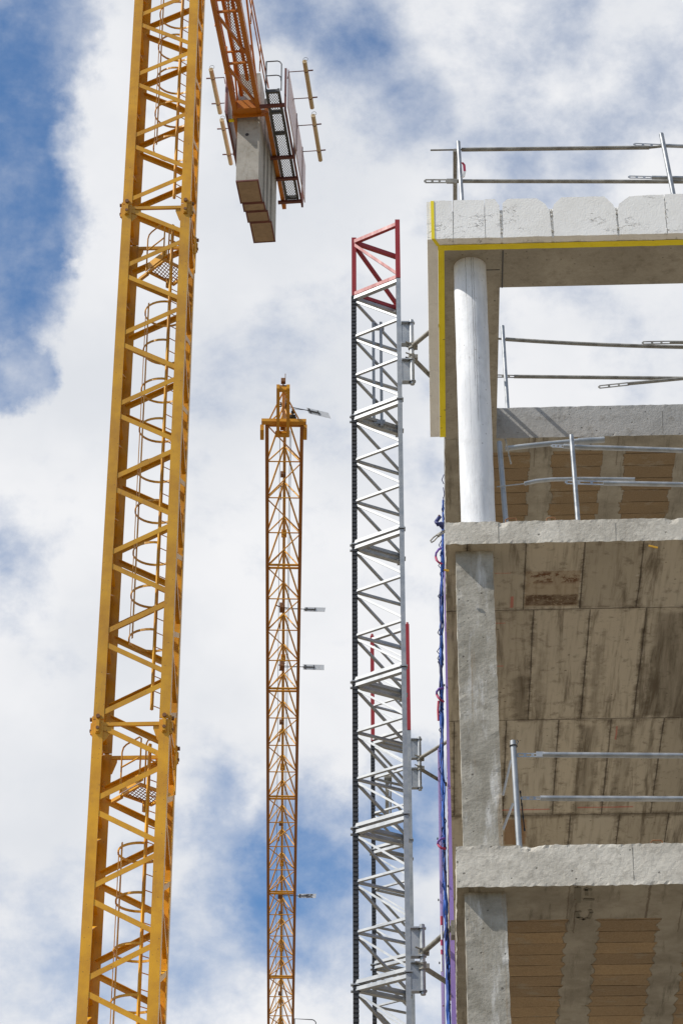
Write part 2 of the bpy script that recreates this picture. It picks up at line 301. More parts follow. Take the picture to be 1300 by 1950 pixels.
# ------------------------------------------------------------------ mesh builder (world coordinates)
class MB:
    def __init__(s): s.v = []; s.f = []; s.mi = []; s.sm = []; s.cur = 0
    def mat(s, i): s.cur = i; return s
    def add(s, vs, fs, smooth=False):
        b = len(s.v); s.v += [V(p) for p in vs]
        for f in fs: s.f.append([b + i for i in f]); s.mi.append(s.cur); s.sm.append(smooth)
        return s
    def hexa(s, lo, hi):          # two quads lo[0..3], hi[0..3]
        return s.add(list(lo) + list(hi), [(3, 2, 1, 0), (4, 5, 6, 7), (0, 1, 5, 4), (1, 2, 6, 5), (2, 3, 7, 6), (3, 0, 4, 7)])
    def box(s, o, ax, ay, az, x0, x1, y0, y1, z0, z1):
        P = lambda x, y, z: o + ax * x + ay * y + az * z
        return s.hexa([P(x0, y0, z0), P(x1, y0, z0), P(x1, y1, z0), P(x0, y1, z0)], [P(x0, y0, z1), P(x1, y0, z1), P(x1, y1, z1), P(x0, y1, z1)])
    def bar(s, p, q, w, h, side=None, ext=0.0):   # w measured along `side`
        p = V(p); q = V(q); d = (q - p).normalized()
        p = p - d * ext; q = q + d * ext
        side = V(side) if side is not None else V((1, 0, 0))
        side = side - d * side.dot(d)
        if side.length < 1e-5: side = d.orthogonal()
        side.normalize(); up = d.cross(side).normalized()
        a = side * (w / 2); b = up * (h / 2)
        return s.hexa([p - a - b, p + a - b, p + a + b, p - a + b], [q - a - b, q + a - b, q + a + b, q - a + b])
    def angle(s, p, q, side, w, t=.012, ext=0.0):  # steel angle: flange in the plane of (axis, side) plus a leg
        # `side` is the outward normal of the lattice face; the second leg sits on the upper edge and points inwards
        d = (V(q) - V(p)).normalized(); nn = V(side); nn = (nn - d * nn.dot(d)).normalized(); e = nn.cross(d)
        if e.z < 0: e = -e
        s.bar(p, q, w, t, e, ext)
        o = e * (w / 2 - t / 2) - nn * (w * .4 + t / 2)
        return s.bar(V(p) + o, V(q) + o, t, w * .8, e, ext)
    def tube(s, pts, r, n=10, close=False, taper=None):
        pts = [V(p) for p in pts]; m = len(pts); rings = []
        t0 = (pts[1] - pts[0]).normalized(); nrm = t0.orthogonal().normalized()
        for i, p in enumerate(pts):
            if close: t = (pts[(i + 1) % m] - pts[i - 1]).normalized()
            elif i == 0: t = (pts[1] - pts[0]).normalized()
            elif i == m - 1: t = (pts[-1] - pts[-2]).normalized()
            else: t = (pts[i + 1] - pts[i - 1]).normalized()
            nrm = (nrm - t * nrm.dot(t))
            if nrm.length < 1e-6: nrm = t.orthogonal()
            nrm.normalize(); bn = t.cross(nrm); rr = r if taper is None else r * taper[i]
            rings.append([p + (nrm * math.cos(2 * math.pi * k / n) + bn * math.sin(2 * math.pi * k / n)) * rr for k in range(n)])
        vs = [x for g in rings for x in g]; fs = []
        for i in range(m if close else m - 1):
            j = (i + 1) % m
            for k in range(n): fs.append((i * n + k, i * n + (k + 1) % n, j * n + (k + 1) % n, j * n + k))
        s.add(vs, fs, True)
        if not close: s.add(rings[0], [tuple(range(n - 1, -1, -1))]); s.add(rings[-1], [tuple(range(n))])
        return s
    def prism(s, poly, ext):      # polygon (list of points) extruded by vector ext
        n = len(poly); ext = V(ext); a = [V(p) for p in poly]; b = [p + ext for p in a]
        return s.add(a + b, [tuple(range(n - 1, -1, -1)), tuple(range(n, 2 * n))] + [(i, (i + 1) % n, n + (i + 1) % n, n + i) for i in range(n)])
    def cut(s):
        if not hasattr(s, 'marks'): s.marks = []
        s.marks.append((len(s.v), len(s.f))); return s
    def build_each(s, name, mats, parent):
        v0 = f0 = 0; out = []
        for v1, f1 in s.marks:
            m = MB(); m.v = s.v[v0:v1]; m.f = [[i - v0 for i in f] for f in s.f[f0:f1]]; m.mi = s.mi[f0:f1]; m.sm = s.sm[f0:f1]
            out.append(m.build(name, mats, parent)); v0, f0 = v1, f1
        return out
    def build(s, name, mats, parent):
        W = parent.get('_w') if parent is not None else None
        inv = TM[root_of(parent).name].inverted() if parent is not None else Matrix()
        me = bpy.data.meshes.new(name); me.from_pydata([inv @ p for p in s.v], [], s.f); me.update()
        mats = mats if isinstance(mats, (list, tuple)) else [mats]
        for m in mats: me.materials.append(m)
        me.polygons.foreach_set('material_index', s.mi); me.polygons.foreach_set('use_smooth', s.sm)
        bm = bmesh.new(); bm.from_mesh(me); bmesh.ops.recalc_face_normals(bm, faces=bm.faces); bm.to_mesh(me); bm.free()
        o = bpy.data.objects.new(name, me); COL.objects.link(o)
        if parent is not None: o.parent = parent
        return o

TM = {}
def root_of(o):
    while o.parent is not None: o = o.parent
    return o
def thing(name, label, cat, loc=(0, 0, 0), rz=0.0, group=None):
    o = bpy.data.objects.new(name, None); COL.objects.link(o); o.empty_display_size = .3
    o.location = loc; o.rotation_euler = (0, 0, rz); o['label'] = label; o['category'] = cat
    if group: o['group'] = group
    TM[o.name] = Matrix.Translation(V(loc)) @ Matrix.Rotation(rz, 4, 'Z')
    return o
def kids(o): return [c for c in bpy.data.objects if c.parent == o]
def copy_tree(o, parent=None, off=None):
    c = o.copy(); COL.objects.link(c)
    if parent is not None: c.parent = parent
    if off is not None: c.location = c.location + V(off)
    for k in kids(o): copy_tree(k, c)
    return c
def paint_tree(o, rgb):
    o.color = (*rgb, 1)
    for k in kids(o): paint_tree(k, rgb)
def arc(c, ax, ay, r, a0, a1, n): return [c + ax * (r * math.cos(R(a0 + (a1 - a0) * i / n))) + ay * (r * math.sin(R(a0 + (a1 - a0) * i / n))) for i in range(n + 1)]
Zu = V((0, 0, 1))

# ------------------------------------------------------------------ world: sky with broken cloud
SUNV = V((-1, -.38, 1.19)); 
AZB = R(2.15)
bd = V((math.sin(AZB), math.cos(AZB), 0)); br_ = V((math.cos(AZB), -math.sin(AZB), 0))
sund = (br_ * SUNV.x + bd * SUNV.y + Zu * SUNV.z).normalized()
elev = math.asin(sund.z)
w = bpy.data.worlds.new('World'); S.world = w; w.use_nodes = True
class WT(NT):
    def __init__(s, tree): s.t = tree
wt = WT(w.node_tree); w.node_tree.nodes.clear()
wo = wt.new('ShaderNodeOutputWorld'); bg = wt.new('ShaderNodeBackground'); w.node_tree.links.new(bg.outputs[0], wo.inputs[0])
sky = wt.new('ShaderNodeTexSky', sky_type='NISHITA'); sky.sun_disc = False; sky.sun_elevation = elev
sky.sun_rotation = math.atan2(sund.x, sund.y); sky.altitude = 100; sky.air_density = 1.0; sky.dust_density = .6; sky.ozone_density = 1.5
SKYS = .1
D = wt.new('ShaderNodeTexCoord').outputs['Generated']
nz = wt.noise(wt.scale(D, (1, 1, 1.25)), 7.5, 12, .58, .12)
n2 = wt.noise(wt.scale(D, (1, 1, 1.3), (4, 2, 1)), 24.0, 12, .62, .1)
n3 = wt.noise(wt.scale(D, (1, 1, 1.2), (9, 5, 3)), 5.0, 6, .55)
HOLES = [(20, 60, 200, .46), (170, 10, 140, .36), (10, 230, 140, .50), (30, 430, 125, .56), (40, 540, 100, .42), (5, 720, 80, .5), (-60, 640, 150, .45), (0, 1010, 80, .13), (5, 1110, 90, .17),
         (640, 10, 140, .24), (740, 90, 120, .17), (790, 210, 110, .17), (560, 0, 90, .2), (745, 1500, 130, .32), (620, 1590, 140, .36), (580, 1720, 150, .40), (790, 1560, 130, .32), (800, 1700, 120, .24), (480, 1560, 170, .2), (400, 1740, 200, .26), (370, 1480, 120, .18), (700, 1850, 150, .16), (100, 1300, 160, .12), (-500, 300, 600, .5), (2200, 1200, 700, .45), (300, -900, 500, .4), (1100, 2600, 500, .3)]
wv = wt.new('ShaderNodeTexNoise'); wt.put(wv.inputs['Vector'], D); wv.inputs['Scale'].default_value = 11; wv.inputs['Detail'].default_value = 7; wv.inputs['Roughness'].default_value = .62
vs_ = wt.new('ShaderNodeVectorMath', operation='SUBTRACT'); wt.put(vs_.inputs[0], wv.outputs['Color']); vs_.inputs[1].default_value = (.5, .5, .5)
vm_ = wt.new('ShaderNodeVectorMath', operation='SCALE'); wt.put(vm_.inputs[0], vs_.outputs[0]); vm_.inputs['Scale'].default_value = .075
va_ = wt.new('ShaderNodeVectorMath', operation='ADD'); wt.put(va_.inputs[0], D); wt.put(va_.inputs[1], vm_.outputs[0])
vn_ = wt.new('ShaderNodeVectorMath', operation='NORMALIZE'); wt.put(vn_.inputs[0], va_.outputs[0])
acc = None
for (hx, hy, hr, hs) in HOLES:
    dv = ray(hx, hy).normalized()
    dp = wt.new('ShaderNodeVectorMath', operation='DOT_PRODUCT'); wt.put(dp.inputs[0], vn_.outputs[0]); dp.inputs[1].default_value = dv
    c1 = math.cos(hr * 1.35 / F * .86)
    h = wt.m2('MULTIPLY', wt.ss(dp.outputs['Value'], c1, 1.0), hs * 1.05)
    acc = h if acc is None else wt.m2('ADD', acc, h)
acc = wt.m2('MINIMUM', acc, .72)
acc = wt.m2('ADD', acc, wt.m2('MULTIPLY', wt.ss(wt.sep(D)[1], .25, -.35), .42))      # unseen sky behind the viewer, cleared of cloud to dim the ambient light
den = wt.m2('ADD', .76, wt.m2('SUBTRACT', wt.m2('ADD', wt.m2('MULTIPLY', wt.m2('SUBTRACT', nz, .5), 1.9), wt.m2('MULTIPLY', wt.m2('SUBTRACT', n2, .5), 1.15)), acc))
cov = wt.ss(den, -.10, .84)
ccol = wt.mix(wt.ss(n3, .38, .62), (.74, .765, .81), (.90, .905, .925))
ccol = wt.mix(wt.ss(den, .35, .85), (.70, .735, .80), ccol)
ccol = wt.mix(1.0, ccol, (1 / SKYS,) * 3, 'MULTIPLY')
skc = wt.mix(1.0, sky.outputs[0], (.95, 1.28, 1.52), 'MULTIPLY')
wt.put(bg.inputs[0], wt.mix(cov, skc, ccol)); bg.inputs[1].default_value = SKYS
sl = bpy.data.lights.new('sun', 'SUN'); sl.energy = 4.9; sl.angle = R(.5); sl.color = (1, .95, .87)
so = bpy.data.objects.new('sun', sl); COL.objects.link(so); so.location = (-30, -10, 60)
so.rotation_euler = (-sund).to_track_quat('-Z', 'Y').to_euler()
S.view_settings.view_transform = 'Standard'; S.view_settings.look = 'None'; S.view_settings.exposure = 0; S.view_settings.gamma = 1

# ------------------------------------------------------------------ ground
g = MB(); N = 40; ext = 2500
g.add([(-ext, -ext, 0), (ext, -ext, 0), (ext, ext, 0), (-ext, ext, 0)], [(0, 1, 2, 3)])
go = g.build('ground', M['ground'], None); go['kind'] = 'structure'

# ------------------------------------------------------------------ building
OB = V((PY(847, 995, 20).x, 20, 0))
def B(u, v, z): return OB + br_ * u + bd * v + Zu * z
def bv(x, y, v):                # survey point on a plane parallel to the facade
    r = ray(x, y); t = (v - (EYE - OB).dot(bd)) / r.dot(bd); return EYE + r * t
bld = thing('concrete_building', 'unfinished raw concrete building with open storeys and white foam edged roof frame', 'building', OB, -AZB)

def rough_slab(name, u0, u1, v0, v1, w0, w1, mats, parent, amp=.009, cell=.045, deep=1.2, chips=()):
    """cast slab: front and left edges finely divided and roughened, bottom face takes material slot 1"""
    mb = MB()
    def grid(P, nx, ny, slot):
        mb.mat(slot)
        vs = [P(i / nx, j / ny) for j in range(ny + 1) for i in range(nx + 1)]
        mb.add(vs, [(j * (nx + 1) + i, j * (nx + 1) + i + 1, (j + 1) * (nx + 1) + i + 1, (j + 1) * (nx + 1) + i) for j in range(ny) for i in range(nx)])
    def jit(p, k):
        q = p * 15.0
        d = noise.noise_vector(q) * amp * k + noise.noise_vector(q * 3.1) * amp * .6 * k
        for (cu, cz, rad, dep) in chips:
            c = B(cu, v0, cz); dd = (p - c).length
            if dd < rad: d += bd * dep * (1 - dd / rad) - Zu * dep * .6 * (1 - dd / rad) * (1 if cz > (w0 + w1) / 2 else -1)
        return p + d
    uf = min(u1, u0 + 4.0)
    nx = int((uf - u0) / cell); ny = max(3, int((w1 - w0) / cell))
    edge = lambda t: 1.5 if t < .02 or t > .98 else .35
    grid(lambda a, b: jit(B(u0 + (uf - u0) * a, v0, w0 + (w1 - w0) * b), edge(b)), nx, ny, 0)
    dv = min(v1 - v0, 7.0); nv = int(dv / (cell * 2))
    grid(lambda a, b: jit(B(u0, v0 + dv * (1 - a), w0 + (w1 - w0) * b), edge(b) if a < .999 else 1.6 if (b < .02 or b > .98) else .6), nv, ny, 0)
    # underside: same border vertices, flat inside
    ku, kv = nx, nv
    def bot(a, b):
        p = B(u0 + (uf - u0) * a, v0 + dv * b, w0)
        return jit(p, 1.6) if (b < 1e-6 or a < 1e-6) else p
    grid(bot, ku, kv, 1)
    grid(lambda a, b: (lambda p: jit(p, 1.6) if (b < 1e-6 or a < 1e-6) else p)(B(u0 + (uf - u0) * a, v0 + dv * b, w1)), ku, 6, 0)
    mb.mat(0)
    # remaining plain volume
    if u1 > uf:
        mb.mat(0); mb.add([B(uf, v0, w0), B(u1, v0, w0), B(u1, v0, w1), B(uf, v0, w1)], [(0, 1, 2, 3)])
        mb.add([B(uf, v0, w1), B(u1, v0, w1), B(u1, v0 + dv, w1), B(uf, v0 + dv, w1)], [(0, 1, 2, 3)])
        mb.mat(1); mb.add([B(uf, v0, w0), B(u1, v0, w0), B(u1, v0 + dv, w0), B(uf, v0 + dv, w0)], [(0, 1, 2, 3)])
    if v1 > v0 + dv:
        mb.mat(0); mb.add([B(u0, v0 + dv, w1), B(u1, v0 + dv, w1), B(u1, v1, w1), B(u0, v1, w1), B(u0, v0 + dv, w0), B(u0, v1, w0)], [(0, 1, 2, 3), (0, 3, 5, 4)])
        mb.mat(1); mb.add([B(u0, v0 + dv, w0), B(u1, v0 + dv, w0), B(u1, v1, w0), B(u0, v1, w0)], [(0, 1, 2, 3)])
    mb.mat(0); mb.add([B(u1, v0, w0), B(u1, v1, w0), B(u1, v1, w1), B(u1, v0, w1), B(u0, v1, w0), B(u0, v1, w1)], [(0, 1, 2, 3), (4, 1, 2, 5)])
    o = mb.build(name, mats, parent)
    bm = bmesh.new(); bm.from_mesh(o.data); bmesh.ops.remove_doubles(bm, verts=bm.verts, dist=.0015); bmesh.ops.recalc_face_normals(bm, faces=bm.faces); bm.to_mesh(o.data); bm.free()
    return o
UR = 8.0; VB = 11.0
sB = rough_slab('floor_slab', 0, UR, 0, VB, 13.872, 14.106, [M['edgec'], M['soffit']], bld, .0045, .03, chips=((.52, 14.106, .06, .02), (2.05, 14.1, .05, .02)))
sB['label'] = 'middle storey slab with board marked brown underside'
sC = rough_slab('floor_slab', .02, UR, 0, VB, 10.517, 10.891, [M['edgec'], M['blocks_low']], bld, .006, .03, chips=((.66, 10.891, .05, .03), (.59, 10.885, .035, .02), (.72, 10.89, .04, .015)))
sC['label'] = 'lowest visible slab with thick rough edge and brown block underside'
for zt in (7.62, 4.36, 1.1):
    mb = MB(); mb.box(OB, br_, bd, Zu, 0, UR, 0, VB, zt - .3, zt); mb.build('floor_slab', M['edgec'], bld)
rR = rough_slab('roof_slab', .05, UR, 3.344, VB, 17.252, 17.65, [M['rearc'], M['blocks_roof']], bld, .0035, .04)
mb = MB(); mb.box(OB, br_, bd, Zu, .035, UR, .035, .655, 17.252, 17.695); mb.build('roof_beam', M['beamc'], bld)
mb = MB(); mb.box(OB, br_, bd, Zu, .06, .605, .655, 3.344, 17.254, 17.693); mb.build('roof_beam', M['beamc'], bld)
# cable-like seam lines cast in the beam soffit
mb = MB(); mb.box(OB, br_, bd, Zu, .622, .634, .06, .655, 17.246, 17.251); mb.box(OB, br_, bd, Zu, .44, .60, .36, .366, 17.247, 17.251)
mb.build('formwork_seam', M['black'], bld)
# foam boards
def pts2(poly, v): return [B(u, v, z) for u, z in poly]
def foam(poly, v0=-.146, v1=.03):
    mb = MB(); c = sum((V((u, z)) for u, z in poly), V((0, 0))) / len(poly)
    # fine outline with a small irregular wander
    out = []
    for i in range(len(poly)):
        a = V(poly[i]); b = V(poly[(i + 1) % len(poly)]); n = max(1, int((b - a).length / .03))
        for k in range(n):
            p = a + (b - a) * k / n; nv = noise.noise_vector(V((p.x * 13, p.y * 13, 5))) * .0045
            out.append((p.x + nv.x, p.y + nv.y))
    mb.prism(pts2(out, v0), bd * (v1 - v0)); mb.build('foam_board', M['foam'], bld)
ft, fb = 17.722, 17.252
def fx(px): return (bv(px, 425, -.146) - OB).dot(br_)
X = [fx(p) for p in (825, 862, 923, 952, 956, 1049, 1053, 1173, 1177, 1268)]
tz = [ft + .003, ft - .002, ft + .004, ft + .003, ft + .006, ft, ft + .004]
foam([(X[0], fb), (X[1] - .002, fb), (X[1] - .003, tz[0] - .006), (X[0], tz[0])])
foam([(X[1] + .002, fb), (X[2] - .002, fb), (X[2] - .002, tz[1] - .004), (X[1] + .012, tz[1] + .006)])
foam([(X[2] + .003, fb), (X[3] - .002, fb), (X[3] - .004, ft - .07), (X[3] - .02, ft - .04), (X[3] - .05, tz[2]), (X[2] + .003, tz[2])])
foam([(X[4], fb), (X[5] - .004, fb), (X[5] - .01, ft - .15), (X[5] - .05, ft - .07), (X[5] - .13, tz[3]), (X[4] + .06, tz[3]), (X[4] + .01, ft - .045)])
foam([(X[6], fb), (X[7], fb), (X[7], ft - .16), (X[7] - .02, ft - .1), (X[7] - .10, tz[4]), (X[6] + .09, tz[4]), (X[6] + .015, ft - .08), (X[6], ft - .13)])
foam([(X[8], fb), (X[9] - .003, fb), (X[9] - .004, tz[5] + .012), (X[8] + .12, tz[5]), (X[8] + .02, ft - .09), (X[8], ft - .15)])
foam([(X[9] + .004, fb), (X[9] + .5, fb), (X[9] + .5, tz[6] + .012), (X[9] + .004, tz[6] + .01)])
x = X[9] + .504
while x < UR: foam([(x, fb), (min(x + .6, UR) - .004, fb), (min(x + .6, UR) - .03, ft), (x + .03, ft)]); x += .6
mb = MB(); mb.box(OB, br_, bd, Zu, X[0] + .01, UR, -.125, .03, fb + .004, ft - .12); mb.build('foam_backing', M['foam'], bld)
# white filler blobs squeezed out of the board joints
mb = MB()
for u0 in (X[3] + .002, X[5] + .002, X[7] + .002, X[9]):
    for k in range(8):
        z = random.uniform(fb + .05, ft - .14 if u0 != X[9] else ft - .05); r = random.uniform(.008, .02)
        c = B(u0 + random.uniform(-.008, .012), -.135, z)
        ring = [c + (br_ * math.cos(t) + Zu * math.sin(t)) * r * random.uniform(.7, 1.2) for t in [i * 2 * math.pi / 7 for i in range(7)]]
        mb.add(ring + [c - bd * random.uniform(.01, .022)], [(i, (i + 1) % 7, 7) for i in range(7)] + [tuple(range(6, -1, -1))])
        mb.cut()
mb.build_each('joint_filler', M['foam'], bld)
# side return of the foam (runs back along the left beam)
v = -.146
for vv in (.9, 2.05, 3.29):
    mb = MB(); mb.box(OB, br_, bd, Zu, -.105, -.005, max(v, -.14) + .003, vv, fb, ft - .004); mb.build('foam_board', M['foam'], bld); v = vv
mb = MB()
wv = lambda t, k: noise.noise(V((t * 6, k, 0))) * .006 + noise.noise(V((t * 25, k, 4))) * .003
us = [i * .05 for i in range(int(UR / .05) + 1)]
for i in range(len(us) - 1):
    mb.add([B(us[i], -.052 + wv(us[i], 1), 17.246), B(us[i + 1], -.052 + wv(us[i + 1], 1), 17.246), B(us[i + 1], .034 + wv(us[i + 1], 2), 17.246), B(max(us[i], .0), .034 + wv(us[i], 2), 17.246)], [(0, 1, 2, 3)])
mb.prism([B(-.003, -.050, 17.247), B(.058, .034, 17.247), B(.060, 3.29, 17.247), B(-.003, 3.29, 17.247)], Zu * .005)
mb.prism([B(-.062, -.149, 17.247), B(-.03, -.149, 17.247), B(.015, -.05, 17.247), B(-.015, -.035, 17.247)], Zu * .004)
mb.box(OB, br_, bd, Zu, -.064, -.034, -.152, -.14, 17.25, 17.718)
mb.build('sealant_strip', M['yellow'], bld)
# columns
def square_column(u0, u1, v0, v1, w0, w1):
    mb = MB(); n = max(2, int((w1 - w0) / .05)); k = 4
    ring = []
    prof = []
    for a in range(k): prof.append((u0 + (u1 - u0) * a / k, v0))
    for a in range(k): prof.append((u1, v0 + (v1 - v0) * a / k))
    for a in range(k): prof.append((u1 - (u1 - u0) * a / k, v1))
    for a in range(k): prof.append((u0, v1 - (v1 - v0) * a / k))
    m = len(prof); vs = []
    for j in range(n + 1):
        z = w0 + (w1 - w0) * j / n
        for i, (u, vv) in enumerate(prof):
            p = B(u, vv, z); corner = 1.4 if i % k == 0 else .3
            vs.append(p + (noise.noise_vector(p * 9) * .0035 + noise.noise_vector(p * 31) * .004) * corner)
    mb.add(vs, [(j * m + i, j * m + (i + 1) % m, (j + 1) * m + (i + 1) % m, (j + 1) * m + i) for j in range(n) for i in range(m)])
    mb.add(vs[:m], [tuple(range(m - 1, -1, -1))]); mb.add(vs[-m:], [tuple(range(m))])
    return mb.build('square_column', M['colc'], bld)
square_column(.088, .425, .125, .46, 10.885, 13.874)
square_column(.086, .432, .11, .45, 7.61, 10.52)
for a, b in ((4.06, 7.33), (.8, 4.07), (0, .82)): square_column(.086, .432, .11, .45, a, b)
for uu, vv in ((5.2, .2), (.2, 10.2), (5.2, 10.2)):
    for a, b in ((0, .8), (1.1, 4.06), (4.36, 7.32), (7.62, 10.517), (10.89, 13.872), (14.1, 17.252)):
        mb = MB(); mb.box(OB, br_, bd, Zu, uu, uu + .35, vv, vv + .35, a, b); mb.build('square_column', M['colc'], bld)
mb = MB(); c0 = B(.308, .31, 0)
vs = []; n = 40
zs = [14.095 + (17.256 - 14.095) * j / 60 for j in range(61)]
for z in zs:
    for i in range(n):
        t = 2 * math.pi * i / n; p = c0 + (br_ * math.cos(t) + bd * math.sin(t)) * .158 + Zu * z
        vs.append(p + (br_ * math.cos(t) + bd * math.sin(t)) * noise.noise(p * 4) * .004)
mb.add(vs, [(j * n + i, j * n + (i + 1) % n, (j + 1) * n + (i + 1) % n, (j + 1) * n + i) for j in range(60) for i in range(n)], True)
mb.build('round_column', M['round'], bld)
# bent bars left standing in the concrete
def hook(pts, r, mat=M['rust']): mb = MB(); mb.tube(pts, r, 8); mb.build('rebar_hook', mat, bld)
q = bv(889, 395, .12); hook([q - Zu * .1] + arc(q + Zu * .05 + br_ * .016, -br_, Zu, .018, 0, 180, 8) + [q + br_ * .036 + Zu * .0], .011, M['black'])
q = bv(962, 992, .05); hook([q - Zu * .03, q + Zu * .012, q + Zu * .024 + br_ * .02, q + Zu * .026 + br_ * .09, q + Zu * .012 + br_ * .1, q - Zu * .03 + br_ * .1], .006)
q = bv(1040, 990, .05); hook([q - Zu * .03, q + Zu * .01, q + Zu * .022 + br_ * .015, q + Zu * .023 + br_ * .07, q + Zu * .01 + br_ * .08, q - Zu * .03 + br_ * .08], .006)
q = bv(1239, 1606, .05); hook([q - Zu * .03, q + Zu * .012, q + Zu * .026 + br_ * .012, q + Zu * .026 + br_ * .085, q + Zu * .01 + br_ * .095, q - Zu * .03 + br_ * .095], .006)
# expansion joints scored in the slab edges
mb = MB()
for (xa, ya, xb, yb, vv) in ((1171, 996, 1172, 1031, -.001), (948, 996, 949, 1033, -.001), (1203, 1614, 1206, 1676, -.001), (1260, 783, 1261, 826, 3.343)):
    mb.bar(bv(xa, ya, vv + .0035), bv(xb, yb, vv + .0035), .006, .007, br_)
mb.build('scored_joint', M['tubeold'], bld)

M['spray'] = paint('faded_spray_paint', (.15, .135, .105), (.22, .195, .15), .9, .4)
def zpt(zx, zy, z): return PZ(820 + zx * .3692, 1450 + zy * .3692, z)
mb = MB()
for pts, wd in (([(757, 655), (755, 725)], .055), ([(790, 662), (825, 662)], .03), ([(800, 655), (802, 690)], .03), ([(792, 712), (835, 714)], .035), ([(752, 778), (757, 805), (785, 816), (815, 808), (825, 780), (820, 768)], .03), ([(752, 778), (768, 776)], .03)):
    P = [zpt(a, b, 10.512) for a, b in pts]
    for i in range(len(P) - 1): mb.bar(P[i], P[i + 1], wd, .002, (P[i + 1] - P[i]).cross(Zu), wd * .3)
    mb.cut()
mb.build_each('spray_mark', M['spray'], bld)
M['clip'] = paint('orange_plastic', (.55, .30, .01), (.45, .24, .01), .5, .2)
for (xx, yy, zz) in ((1238, 1039, 13.87), (1246, 1041, 13.87), (849, 1085, 13.87)):
    q = bv(xx, yy, .01); mb = MB(); mb.bar(q - br_ * .02, q + br_ * .025 - Zu * .012, .016, .012, Zu); mb.build('plastic_clip', M['clip'], bld)

# ------------------------------------------------------------------ guard railings
def slotted(mb, p, q, h=.05):     # flattened, slotted tube end
    d = (q - p); n = 3
    for s in (-1, 1): mb.bar(p + Zu * s * h * .36, q + Zu * s * h * .36, .006, h * .28, bd)
    for k in range(n + 1):
        c = p + d * (k / n); e = d.normalized() * .012; mb.bar(c - e, c + e, .006, h * .5, bd)
def sagtube(mb, p, q, r=.021, sag=0.0, n=14, bend=None):
    pts = [p + (q - p) * (i / n) - Zu * sag * 4 * (i / n) * (1 - i / n) for i in range(n + 1)]
    mb.tube(pts, r, 10)
def railing(label, base):
    return thing('guard_railing', label, 'railing', base, -AZB, 'tube guard railings on the slab edges')
def rail_part(rg, fn, name='rail', mat='tube'):
    mb = MB(); fn(mb); return mb.build(name, M[mat], rg)
def post(rg, xt, yt, xb, yb, v, zb, r=.022, mat='tube', name='post'):
    a = bv(xt, yt, v); b = bv(xb, yb, v); d = (b - a).normalized(); t = (a.z - zb) / -d.z
    mb = MB(); mb.tube([a, a + d * t], r, 12); return mb.build(name, M[mat], rg)
r1 = railing('topmost tube railing above the white foam edge of the roof frame', B(.2, .3, 17.69))
post(r1, 872, 270, 880, 397, .2, 17.69, .021)
for yy, rr in ((286, .022), (345, .022)):
    q = bv(866, yy, .22); rail_part(r1, lambda m: sagtube(m, q, q + bd * 3.25, rr), mat='tubeold')
mb = MB(); q = bv(866, 286, .22) + bd * 3.1; mb.tube([q + Zu * .08, V((q.x, q.y, 17.69))], .022, 10); mb.build('post', M['tubeold'], r1)
post(r1, 1258, 255, 1285, 390, .2, 17.69, .024)
rail_part(r1, lambda m: (sagtube(m, bv(878, 285, .24), bv(1235, 281, .24), .021), sagtube(m, bv(1235, 281, .24), bv(1265, 278, .24), .014), m.tube([bv(819, 286, .24), bv(880, 285, .24)], .009, 8)), mat='tubeold')
rail_part(r1, lambda m: (slotted(m, bv(809, 345, .24), bv(850, 345, .24)), m.bar(bv(850, 345, .24), bv(868, 345, .24), .02, .05, bd), sagtube(m, bv(866, 345, .24), bv(1300, 346, .24), .02)), mat='tubeold')
rail_part(r1, lambda m: (slotted(m, bv(1207, 275, .27), bv(1256, 277, .27), .035), sagtube(m, bv(1256, 277, .27), bv(1420, 283, .27), .02)))
rail_part(r1, lambda m: (slotted(m, bv(1197, 337, .27), bv(1240, 338, .27), .035), sagtube(m, bv(1240, 338, .27), bv(1420, 341, .27), .02)))
r2 = railing('tube railing with sagging upper tube seen through the open roof frame', B(.6, 3.5, 17.65))
post(r2, 956, 621, 966, 779, 3.45, 17.64, .022); post(r2, 1395, 610, 1420, 779, 3.45, 17.64, .022)
rail_part(r2, lambda m: (m.tube([bv(948, 645, 3.5), bv(964, 646, 3.5)], .012, 8), sagtube(m, bv(962, 646, 3.5), bv(1420, 662, 3.5), .022, .03)), mat='tubeold')
rail_part(r2, lambda m: (slotted(m, bv(945, 716, 3.5), bv(980, 717, 3.5), .04), sagtube(m, bv(978, 717, 3.5), bv(1420, 722, 3.5), .021)), mat='tubeold')
rail_part(r2, lambda m: (slotted(m, bv(1223, 653, 3.42), bv(1276, 652, 3.42), .045), sagtube(m, bv(1274, 652, 3.42), bv(1420, 653, 3.42), .02)), mat='tubeold')
rail_part(r2, lambda m: (slotted(m, bv(1140, 737, 3.42), bv(1196, 731, 3.42), .045), sagtube(m, bv(1194, 731, 3.42), bv(1330, 718, 3.42), .019)), mat='tubeold')
r3 = railing('tube railing with bent tubes beside the round white column', B(.5, .4, 14.1))
post(r3, 1087, 829, 1100, 996, .1, 14.1, .022); post(r3, 950, 842, 963, 1000, .35, 14.1, .025, 'galvdark'); post(r3, 1395, 829, 1420, 996, .1, 14.1, .022)
rail_part(r3, lambda m: (sagtube(m, bv(962, 854, .3), bv(1100, 840, .3), .024, -.004), m.tube([bv(1100, 840, .3), bv(1150, 837, .3)], .030, 10)), mat='galvdark')
rail_part(r3, lambda m: (slotted(m, bv(1050, 849, .16), bv(1074, 850, .16), .035), sagtube(m, bv(1072, 850, .16), bv(1420, 862, .16), .023)))
rail_part(r3, lambda m: (m.tube([bv(945, 927, .3), bv(1000, 921, .3)], .006, 8), m.tube([bv(998, 921, .3), bv(1020, 916, .3), bv(1050, 913, .3), bv(1110, 912, .3), bv(1208, 913, .3)], .019, 10)))
